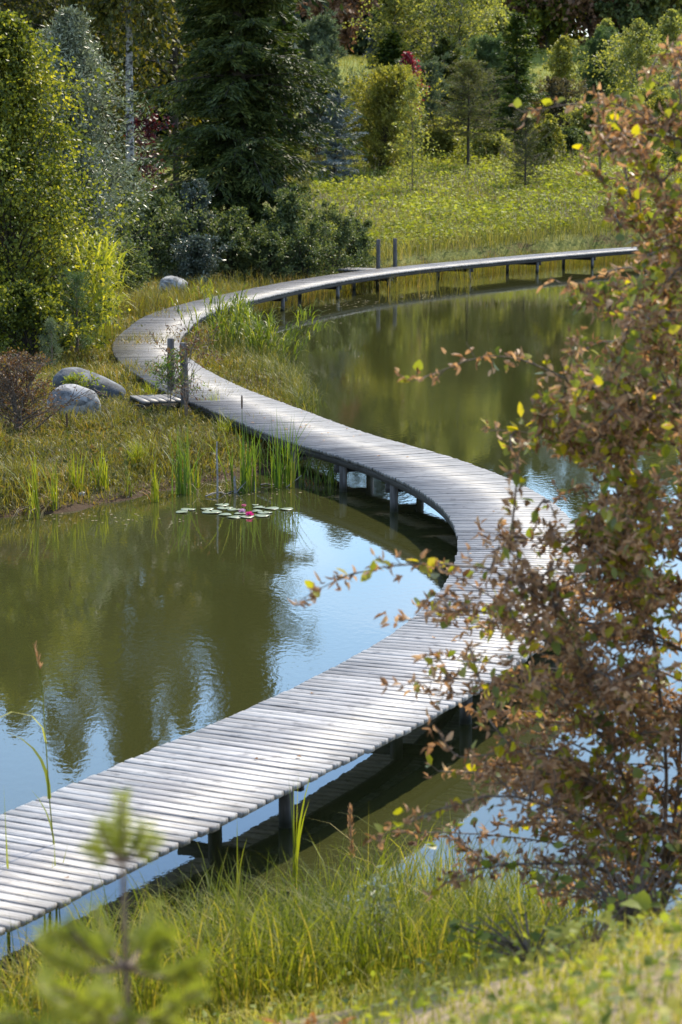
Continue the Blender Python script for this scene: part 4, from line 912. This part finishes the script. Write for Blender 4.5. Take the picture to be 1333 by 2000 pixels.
sapling('shrub', 60, 700, 560, 'yellow-green leafy shrub at the left edge under the birch', 'shrub', dict(f=shrub_kw, r=.9, nl=110, nt=11, nlf=10, L=.07, W=.05), 'birch', 'bark', 503, parts='shrub', group='shrubs of the left bank')
sapling('shrub', 35, 835, 690, 'reddish-brown twiggy shrub left of the round boulder', 'shrub', dict(f=shrub_kw, r=.5, nl=70, nt=8, nlf=6, L=.045, W=.022, twigs=.6), 'autumn', 'twig', 505, parts='shrub', group='shrubs of the left bank')
sapling('shrub', 5, 800, 700, 'reddish-brown shrub cut by the left edge', 'shrub', dict(f=shrub_kw, r=.45, nl=60, nt=8, nlf=6, L=.045, W=.022, twigs=.6), 'autumn', 'twig', 506, parts='shrub', group='shrubs of the left bank')
sapling('shrub', 150, 775, 735, 'small yellow-leaved weed in front of the long dark boulder', 'shrub', dict(f=shrub_kw, r=.32, nl=26, nt=6, nlf=5, L=.05, W=.025, r0=.02, twigs=.5), 'weed', 'twig', 507, parts='shrub', group='shrubs of the left bank')
sapling('brown_weed', 362, 800, 628, 'tall brown willowherb tangled round the near landing posts', 'weed', dict(f=shrub_kw, r=.62, t0=.2, nl=22, nt=4, nlf=5, L=.07, W=.02, r0=.014, stems=6, spread=.3, up=(50, 65), twigs=.6), 'autumn', 'twig', 508, parts='shrub')
sapling('brown_weed', 330, 790, 690, 'green willowherb stem left of the near landing posts', 'weed', dict(f=shrub_kw, r=.3, t0=.25, nl=24, nt=5, nlf=6, L=.075, W=.018, r0=.015, stems=3, spread=.3, up=(50, 65), twigs=.6), 'reeddark', 'twig', 509, parts='shrub')

# ------------------------------------------------------------------ near bank: sedge, grass, weeds
rng = np.random.default_rng(9)
n = 19000; x = rng.uniform(-2.6, 2.6, n); y = rng.uniform(10.0, 14.2, n)
front = 12.75 + .35 * np.sin(x * 2.1 + .5) + .25 * np.sin(x * 5.3) - .55 * np.clip(-x - .5, 0, 2) + .25 * np.clip(x, 0, 1.5)
k = (y < front + rng.normal(0, .15, n)) & (x < 1.15 + .1 * rng.normal(size=n)); P = np.column_stack([x, y])[k]
P = offwalk(np.column_stack([P, np.maximum(ground(P), -.12)]), .25)
m = MB(); hs = rng.uniform(.28, .74, len(P)) * np.interp(P[:, 0], [-1.7, -.9, 0, 1], [.6, .9, 1, .95])
blades(m, P, hs, rng.uniform(.005, .011, len(P)), rng.uniform(.15, 1.15, len(P)), rng, curl=1.0, seg=5)
tag(m.build('waterside_sedge', M['sedge']), 'dense sedge growing out of the water in front of the near boardwalk', 'sedge', kind='stuff')
n = 26000; y = 1 / rng.uniform(1 / 11.4, 1 / 3.2, n); x = rng.uniform(-.20, .20, n) * y
P = np.column_stack([x, y]); P = np.column_stack([P, ground(P)]); P = P[(np.sin(P[:, 0] * 6 + P[:, 1]) * np.sin(P[:, 1] * 3.7 - P[:, 0]) + rng.normal(0, .35, n) > -.25) | (P[:, 1] > 8.5)]; y = P[:, 1]
m = MB(); blades(m, P, rng.uniform(.03, .13, len(P)) * np.clip(y / 6, .6, 1.6), rng.uniform(.003, .006, len(P)), rng.uniform(.3, 1.3, len(P)), rng, seg=3)
tag(m.build('front_grass', M['frontgrass']), 'short dry and green grass on the near bank', 'grass', kind='stuff')
n = 3600; y = 1 / rng.uniform(1 / 9.5, 1 / 3.2, n); x = rng.uniform(-.20, .20, n) * y
P = np.column_stack([x, y]); P = np.column_stack([P, ground(P)]); P = P[np.sin(P[:, 0] * 4 + 1) * np.sin(P[:, 1] * 2.3) + rng.normal(0, .5, n) > -.1]
m = MB(); blades(m, P, rng.uniform(.03, .12, len(P)), rng.uniform(.003, .006, len(P)), rng.uniform(.5, 1.6, len(P)), rng, seg=3)
tag(m.build('dry_grass', M['straw']), 'pale dead grass lying on the near bank', 'grass', kind='stuff')
n = 4600; y = 1 / rng.uniform(1 / 10.8, 1 / 4.2, n); x = rng.uniform(-.18, .19, n) * y
P = np.column_stack([x, y]); P = np.column_stack([P, ground(P)]); kk = np.sin(P[:, 0] * 5) * np.sin(P[:, 1] * 3) + rng.normal(0, .6, n) > .1; P = P[kk]
m = MB(); D = rng.normal(size=(len(P), 3)); D[:, 2] = np.abs(D[:, 2]) * .5
ovate(m, P + np.column_stack([0 * P[:, 0], 0 * P[:, 0], rng.uniform(.02, .16, len(P))]), D, rng.uniform(.018, .045, len(P)), rng.uniform(.012, .03, len(P)), rng, .3, .2, 1.5)
tag(m.build('front_weeds', M['weed']), 'small leafy weeds in the grass of the near bank', 'weeds', kind='stuff')

def leafy(name, px, py, Yd, n, H, r, L, W, mat, label, cat, seed, group=None):
    rng = np.random.default_rng(seed); x = xat(px, Yd, 1.5); z = gz(x, Yd)
    root = empty(name, (x, Yd, z), label, cat, group)
    a = rng.uniform(0, 6.28, n); rr = r * np.sqrt(rng.uniform(.05, 1, n)); h = H * rng.uniform(.5, 1, n)
    tip = np.column_stack([rr * np.cos(a), rr * np.sin(a), h]); t = np.linspace(0, 1, 4)[None, :, None]
    st = MB(); SPn = tip[:, None] * np.concatenate([t ** 1.5, t ** 1.5, t], 2); tubes(st, SPn, np.tile([.005, .004, .003, .002], (n, 1)), 5); st.build('stems', M['twig'], root)
    D = np.column_stack([np.cos(a), np.sin(a), rng.uniform(-.5, .3, n)])
    m = MB(); ovate(m, tip, D, L * rng.uniform(.7, 1.1, n), W * rng.uniform(.7, 1.1, n), rng, .25, .25, 2.0); m.build('leaves', M[mat], root, smooth=True)
leafy('broad_leaf_plant', 1150, 1800, 7.6, 8, .22, .14, .085, .085, 'weed', 'plant with big pale leaves at the foot of the brown bush', 'plant', 601)
leafy('broad_leaf_plant', 1040, 1800, 8.4, 40, .2, .28, .05, .04, 'weed', 'low leafy plant left of the big pale leaves', 'plant', 602)
leafy('broad_leaf_plant', 1230, 1740, 8.6, 44, .34, .26, .055, .04, 'weed', 'leafy plant growing up into the brown bush', 'plant', 603)
tree('pale_weed', 738, 10.6, 'slim weed with whitish leaves among the sedge', 'weed', 'palew', 'twig', 604, None, parts='shrub', sink=0, **shrub_kw(.55, .10, nl=12, nt=3, nlf=3, L=.05, W=.018, r0=.006, stems=2, spread=.08, t0=.35))
leafy('low_weed', 430, 1960, 6.4, 60, .16, .26, .05, .035, 'weed', 'small-leaved weed right of the foreground pine', 'weed', 605)
leafy('low_weed', 560, 1975, 6.2, 60, .14, .26, .045, .03, 'weed', 'small-leaved pale weed in front of the orange fern', 'weed', 606)
# dead fern
b = pt(603, 1950, 6.6); b[2] = gz(b[0], b[1]); root = empty('dead_fern', b, 'small orange dead fern in the near bank grass', 'fern')
for i in range(4):
    rng = np.random.default_rng(610 + i); a = [2.6, .6, 1.5, 3.6][i]; L = .27; t = np.linspace(0, 1, 14)
    ax = np.column_stack([np.cos(a) * t * L * .6, np.sin(a) * t * L * .3, L * (t * 1.0 - .45 * t ** 2)])
    m = MB(); tubes(m, ax, np.linspace(.003, .001, 14), 4)
    for sg in (-1, 1):
        D = np.tile([-np.sin(a) * sg, np.cos(a) * sg, .1], (13, 1)) + np.array([np.cos(a) * .5, 0, .4]); leaves(m, ax[1:], D, .06 * (1.05 - t[1:]), .016, rng, .05, 2)
    m.build('frond', M['orange'], root)
# individual tall reeds in front of the near walk
NR = 'tall reeds in front of the near boardwalk'
tuft('cattail_tuft', 'tall cattail blades before the near boardwalk with an orange blade', 'cattails', 576, 1735, 1512, 6, 22, 620, 'reed', W=.018, lean=.10, group=NR, dead=2, dry=False)
tuft('cattail_tuft', 'pair of young cattail blades left of the tall orange-bladed one', 'cattails', 462, 1760, 1600, 4, 40, 621, 'reed', W=.02, lean=.2, group=NR)
tuft('cattail_tuft', 'thin reed blades at the left edge before the boardwalk', 'cattails', 20, 1850, 1500, 3, 20, 622, 'reed', W=.012, lean=.06, group=NR)
tuft('cattail_tuft', 'green reed blades leaning over the left end of the boardwalk', 'cattails', 95, 1850, 1640, 7, 60, 623, 'reed', W=.016, lean=.22, group=NR)
def bent_reed():
    b = flat(118, 1800, 0); Y0 = b[1]; root = empty('tall_reed', b, 'tall reed with a bent blade and brown plume rising over the left water', 'reed', NR)
    pxs = [(118, 1800), (108, 1680), (97, 1560), (90, 1450), (84, 1360), (76, 1300), (68, 1262)]
    P = np.array([pt(x, y, Y0) for x, y in pxs]) - b; m = MB(); tubes(m, P, np.array([.004, .004, .0035, .003, .0025, .002, .001]), 5); m.build('stem', M['reed'], root)
    rng = np.random.default_rng(4); m = MB()
    q = P[-1] + (P[-2] - P[-1]) * rng.uniform(0, 1, 40)[:, None] * 1.3; leaves(m, q, np.column_stack([rng.normal(0, .25, 40), rng.normal(0, .25, 40), np.ones(40)]), .05, .006, rng); m.build('plume', M['deadleaf'], root)
    m = MB(); B = P[[1, 2, 3, 4]]; blades(m, B, np.array([.42, .45, .5, .32]), .024, np.array([.3, .5, 2.2, .25]), rng, az=np.array([3.0, 3.4, 3.2, 3.3]), curl=1.1, seg=6); m.build('leaves', M['reed'], root)
bent_reed()
b = flat(688, 1770, 0); root = empty('plume_grass', b, 'brown feathery grass plume standing over the dark water', 'grass plume')
P = np.array([pt(688, 1770, b[1]), pt(689, 1690, b[1]), pt(685, 1625, b[1]), pt(684, 1578, b[1])]) - b
m = MB(); tubes(m, P, np.array([.003, .003, .0025, .001]), 5); m.build('stem', M['straw'], root)
rng = np.random.default_rng(12); m = MB(); t = rng.uniform(0, 1, 170)[:, None]; q = P[1] * (1 - t) * .8 + P[2] * (1 - t) * .2 + P[3] * t + rng.normal(0, .006, (170, 3))
leaves(m, q, np.column_stack([rng.normal(0, .35, 170), rng.normal(0, .35, 170), np.ones(170)]), .035, .007, rng); m.build('plume', M['deadleaf'], root)

# foreground pine sapling
def front_pine():
    Yp = 3.6; x = xat(250, Yp, 2.8); z = gz(x, Yp); rng = np.random.default_rng(31)
    root = empty('pine_sapling', (x, Yp, z), 'young pine sapling with soft green needles on the near bank', 'tree'); b = np.array([x, Yp, z])
    tp = [(252, 2160), (250, 1960), (246, 1880), (243, 1780), (240, 1680), (239, 1600), (238, 1556)]
    P = np.array([pt(a, c, Yp) for a, c in tp]) - b; P[0] = [0, 0, -.03]
    w = MB(); tubes(w, P, np.array([.006, .005, .0045, .004, .0035, .003, .002]), 8)
    shoots = [P[-3:], P[[4, 5]]]
    def br(p0, p1, dy, sag):
        a = pt(*p0, Yp) - b; c = pt(*p1, Yp + dy) - b; t = np.linspace(0, 1, 6)[:, None]; Q = a + (c - a) * t; Q[:, 2] -= sag * np.sin(np.pi * t[:, 0]); tubes(w, Q, np.linspace(.004, .002, 6), 5); return Q
    for p1, dy in [((195, 1615), -.03), ((215, 1610), .06), ((282, 1612), .03), ((300, 1640), -.02), ((178, 1655), .02)]:
        shoots.append(br((241, 1680), p1, dy, .012)[2:])
    for p1, dy, sub in [((85, 1850), .08, 3), ((130, 1800), -.12, 3), ((185, 1770), .15, 2), ((330, 1810), -.06, 3), ((395, 1880), .05, 3), ((300, 1770), .18, 2)]:
        Q = br((247, 1890), p1, dy, .02); shoots.append(Q[2:])
        for k in range(sub):
            o = Q[2 + k % 3]; d = (Q[-1] - Q[0]); d = d / np.linalg.norm(d) * .04 + rng.normal(0, .016, 3); q = np.array([o, o + d * .5, o + d]); tubes(w, q, np.array([.003, .002, .0015]), 4); shoots.append(q)
    for p1, dy, sub in [((20, 1985), .0, 4), ((80, 1930), .2, 4), ((150, 1945), -.2, 4), ((360, 1950), -.15, 4), ((330, 1985), .15, 3), ((60, 2050), -.1, 4), ((200, 1900), .25, 3), ((180, 2040), -.25, 4)]:
        Q = br((252, 1985), p1, dy, .02); shoots.append(Q[2:])
        for k in range(sub):
            o = Q[2 + k % 4]; d = (Q[-1] - Q[0]); d = d / np.linalg.norm(d) * .045 + rng.normal(0, .018, 3); q = np.array([o, o + d * .5, o + d]); tubes(w, q, np.array([.003, .002, .0015]), 4); shoots.append(q)
    w.build('trunk', M['pinebark'], root, smooth=True)
    nd = MB()
    for Q in shoots:
        n = 190; t = rng.uniform(0, 1, n) * (len(Q) - 1); i = np.minimum(t.astype(int), len(Q) - 2); f = (t - i)[:, None]
        p = Q[i] * (1 - f) + Q[i + 1] * f; ax = unit(Q[i + 1] - Q[i]); r = rng.normal(size=(n, 3)); r -= (r * ax).sum(1)[:, None] * ax
        leaves(nd, p, ax * .8 + unit(r) * .8, rng.uniform(.020, .036, n), .0015, rng, .05)
    nd.build('needles', M['needle'], root)
M['needle'] = leaf_mat('soft_pine_needles', [(.14, .175, .022), (.26, .29, .04), (.39, .40, .08)], .45, (1.3, 1.3, .5), .45, .4, 10)
front_pine()

# ------------------------------------------------------------------ big brown-leaved bush on the near right
def front_bush():
    rng = np.random.default_rng(63)
    b0 = np.array([xat(1290, 9.6, 1.4), 9.6, 0.0]); b0[2] = gz(b0[0], b0[1])
    root = empty('alder_bush', b0, 'large bush of curled brown leaves and a few yellow-green ones, near right', 'bush')
    w = MB(); br = []
    def path(pts, r0, r1, k=12):
        Q = np.array([pt(*p) if len(p) == 3 else p for p in pts]); D = catmull(Q, 6) - b0
        D = D + np.cumsum(rng.normal(0, .002, D.shape), 0); tubes(w, D, np.linspace(r0, r1, len(D)), 7); br.append((D, r1)); return D
    B = (1290, 1790, 9.6)
    mains = [
     [B, (1240, 1600, 9.5), (1180, 1440, 9.3), (1120, 1280, 9.2), (1060, 1170, 9.1), (990, 1090, 9.0)],
     [B, (1300, 1500, 9.7), (1270, 1200, 9.8), (1230, 950, 9.8), (1180, 800, 9.8), (1090, 730, 9.7), (960, 690, 9.6), (805, 738, 9.5)],
     [B, (1330, 1450, 9.9), (1340, 1100, 10), (1330, 800, 10.1), (1300, 560, 10.1), (1240, 420, 10.1), (1140, 330, 10)],
     [B, (1370, 1400, 9.8), (1400, 1000, 9.9), (1420, 600, 10), (1400, 350, 10), (1330, 270, 10), (1200, 205, 9.9), (1025, 225, 9.8)],
     [B, (1400, 1500, 9.6), (1460, 1000, 9.7), (1480, 500, 9.8), (1430, 250, 9.8), (1380, 140, 9.8), (1310, 105, 9.7)],
     [(1060, 1170, 9.1), (960, 1110, 8.9), (860, 1095, 8.8), (760, 1100, 8.7), (680, 1115, 8.7), (590, 1162, 8.6)],
     [(1180, 1440, 9.3), (1080, 1360, 9.1), (980, 1330, 9), (880, 1320, 8.9), (770, 1335, 8.9)],
     [B, (1200, 1640, 9.2), (1080, 1580, 8.9), (960, 1560, 8.8), (850, 1590, 8.7), (735, 1645, 8.7)],
     [B, (1180, 1700, 9.1), (1060, 1690, 8.9), (940, 1700, 8.8), (850, 1740, 8.7)],
     [(1240, 1600, 9.5), (1130, 1500, 9.2), (1010, 1470, 9), (900, 1480, 8.9), (850, 1420, 8.9)],
     [(1270, 1200, 9.8), (1180, 1100, 9.5), (1080, 1050, 9.4), (960, 1050, 9.3)],
     [(1230, 950, 9.8), (1140, 890, 9.6), (1040, 850, 9.5), (965, 850, 9.5)],
     [(1330, 800, 10.1), (1250, 650, 10), (1170, 585, 9.9), (1085, 550, 9.8)],
     [(1340, 1100, 10), (1250, 1000, 9.8), (1160, 960, 9.7), (1070, 975, 9.6)],
     [(1300, 560, 10.1), (1260, 470, 10), (1200, 420, 9.9)],
     [(1120, 1280, 9.2), (1020, 1220, 9), (900, 1200, 8.9), (780, 1215, 8.8)],
     [(1300, 1500, 9.7), (1200, 1350, 9.5), (1090, 1260, 9.3)],
     [(1420, 600, 10), (1340, 480, 9.9), (1270, 320, 9.9), (1180, 270, 9.8)],
    ]
    ax = []
    for i, p in enumerate(mains): ax.append(path(p, .009 if p[0] == B else .005, .0016))
    # secondary branches filling the crown
    left = lambda y: np.interp(y, [60, 180, 230, 330, 430, 505, 540, 640, 700, 780, 860, 960, 1040, 1100, 1200, 1330, 1450, 1560, 1640, 1700, 1770], [1320, 1240, 1130, 1150, 1205, 1235, 1090, 1140, 1060, 970, 960, 1070, 930, 840, 790, 770, 820, 800, 750, 840, 860])
    allp = np.vstack(ax); tips = []
    for _ in range(16): tips.append((rng.uniform(1250, 1400), rng.uniform(430, 540), rng.uniform(9.7, 10.3)))
    while len(tips) < 620:
        y = rng.uniform(90, 1760); l = left(y); x = rng.uniform(l, 1470); 
        dens = np.clip((x - l) / 300, .22, 1) * (.62 if y < 420 else .85 if y < 900 else .85 if y < 1200 else .72)
        if y > 1250 and x > 1080 and x < 1230 and rng.uniform() < .35: continue
        if rng.uniform() < dens: tips.append((x, y, rng.uniform(8.7, 10.4) if y > 600 else rng.uniform(9.4, 10.4)))
    for x, y, Yd in tips:
        T = pt(x, y, Yd) - b0
        c = allp + np.array([-.0, 0, -.0]); d = np.linalg.norm(c - T, axis=1) + .6 * np.maximum(0, c[:, 2] - T[2]) + 1.2 * np.maximum(0, T[0] - c[:, 0])
        d[d < .12] = 9; s = c[np.argmin(d)]
        mid = (s + T) / 2 + np.array([0, 0, .05]) + rng.normal(0, .03, 3); t = np.linspace(0, 1, 7)[:, None]
        Q = s * (1 - t) ** 2 + 2 * mid * t * (1 - t) + T * t ** 2; tubes(w, Q, np.linspace(.006, .002, 7), 5); br.append((Q, .002))
    lb = MB(); lg = MB(); PB = []; DB = []
    for Q, r in br:
        seg = np.linalg.norm(np.diff(Q, axis=0), axis=1); s = np.r_[0, np.cumsum(seg)]; L = s[-1]; start = max(0, L - 1.7)
        n = int((L - start) / .026) + 3
        for u in np.linspace(start, L, n):
            o = np.array([np.interp(u, s, Q[:, k]) for k in range(3)]); q2 = np.array([np.interp(min(u + .03, L + 1e-6), s, Q[:, k]) for k in range(3)]); dr = q2 - o
            if np.linalg.norm(dr) < 1e-4: dr = Q[-1] - Q[-2]
            dr = dr / np.linalg.norm(dr); tl = rng.uniform(.02, .10) * (1.15 - .4 * (u - start) / max(.1, L - start))
            td = unit(dr * .7 + rng.normal(0, .6, 3)); e = o + td * tl
            if rng.uniform() < .5: tubes(w, np.array([o, (o + e) / 2, e]), np.array([.0022, .0018, .0012]), 3)
            for k in range(rng.integers(2, 5)): PB.append(o + td * tl * rng.uniform(.3, 1)); DB.append(td * .6 + rng.normal(0, .6, 3))
    PB = np.array(PB); DB = np.array(DB); n = len(PB)
    topg = np.clip(.10 + .08 * np.sin(PB[:, 0] * 7) * np.sin(PB[:, 2] * 6), .03, .22)
    topg = topg + .07 * (PB[:, 2] > 1.9)
    g = rng.uniform(size=n) < topg
    nb = (~g).sum(); ng = g.sum()
    ovate(lb, PB[~g], DB[~g], rng.uniform(.026, .050, nb), rng.uniform(.016, .030, nb), rng, curl=rng.uniform(.5, 1.35, nb), bend=rng.uniform(-.2, .7, nb), flatness=.3)
    ovate(lg, PB[g], DB[g], rng.uniform(.040, .066, ng), rng.uniform(.028, .046, ng), rng, curl=.2, bend=rng.uniform(0, .3, ng), flatness=1.0)
    w.build('branches', M['twig'], root, smooth=True); lb.build('dry_leaves', M['deadleaf'], root); lg.build('green_leaves', M['greenleaf'], root)
    print('bush leaves', n)
front_bush()

# ------------------------------------------------------------------ light, sky, camera
AZ, EL = math.radians(28), math.radians(49)
W = bpy.data.worlds.new('World'); S.world = W; W.use_nodes = True
nt = W.node_tree; bg = nt.nodes['Background']
sky = nt.nodes.new('ShaderNodeTexSky'); sky.sky_type = 'NISHITA'; sky.sun_disc = False; sky.sun_elevation = EL; sky.sun_rotation = AZ
sky.air_density = 1.0; sky.dust_density = .25; sky.ozone_density = 2.2
tc = nt.nodes.new('ShaderNodeTexCoord'); mp = nt.nodes.new('ShaderNodeMapping'); mp.inputs['Scale'].default_value = (1, 1, 2.6); mp.inputs['Location'].default_value = (.35, .1, .2)
nt.links.new(tc.outputs['Generated'], mp.inputs[0])
no = nt.nodes.new('ShaderNodeTexNoise'); no.inputs['Scale'].default_value = 3.2; no.inputs['Detail'].default_value = 6; no.inputs['Roughness'].default_value = .52
nt.links.new(mp.outputs[0], no.inputs['Vector'])
cr = ramp(nt, [(0, 0, 0), (1, 1, 1)], [.52, .78]); nt.links.new(no.outputs['Fac'], cr.inputs['Fac'])
mx = nt.nodes.new('ShaderNodeMix'); mx.data_type = 'RGBA'
nt.links.new(cr.outputs[0], mx.inputs['Factor']); tint = nt.nodes.new('ShaderNodeMix'); tint.data_type = 'RGBA'; tint.blend_type = 'MULTIPLY'; tint.inputs['Factor'].default_value = 1; tint.inputs['B'].default_value = (.90, .985, 1.02, 1)
nt.links.new(sky.outputs[0], tint.inputs['A']); nt.links.new(tint.outputs['Result'], mx.inputs['A']); mx.inputs['B'].default_value = (9.5, 9.8, 10.4, 1)
nt.links.new(mx.outputs['Result'], bg.inputs['Color']); bg.inputs['Strength'].default_value = .15
sun = bpy.data.lights.new('sun', 'SUN'); sun.energy = 3.9; sun.angle = math.radians(.53); sun.color = (1, .90, .73)
so = bpy.data.objects.new('sun', sun); COL.objects.link(so); so.location = (0, 0, 40)
so.rotation_euler = Vector((-math.sin(AZ) * math.cos(EL), -math.cos(AZ) * math.cos(EL), -math.sin(EL))).to_track_quat('-Z', 'Y').to_euler()
cam = bpy.data.cameras.new('camera'); co = bpy.data.objects.new('camera', cam); COL.objects.link(co); S.camera = co
co.location = (0, 0, CZ); co.rotation_euler = (math.pi / 2 - PITCH, 0, 0)
cam.sensor_fit = 'VERTICAL'; cam.sensor_height = 36; cam.lens = F / 2000 * 36; cam.clip_start = .1; cam.clip_end = 2000
cam.dof.use_dof = True; cam.dof.focus_distance = 26; cam.dof.aperture_fstop = 5.4
S.view_settings.view_transform = 'Standard'; S.view_settings.look = 'None'; S.view_settings.exposure = 1.0; S.view_settings.gamma = 1
S.render.resolution_x = 682; S.render.resolution_y = 1024
S.cycles.use_denoising = True
S.cycles.max_bounces = 8; S.cycles.transparent_max_bounces = 4
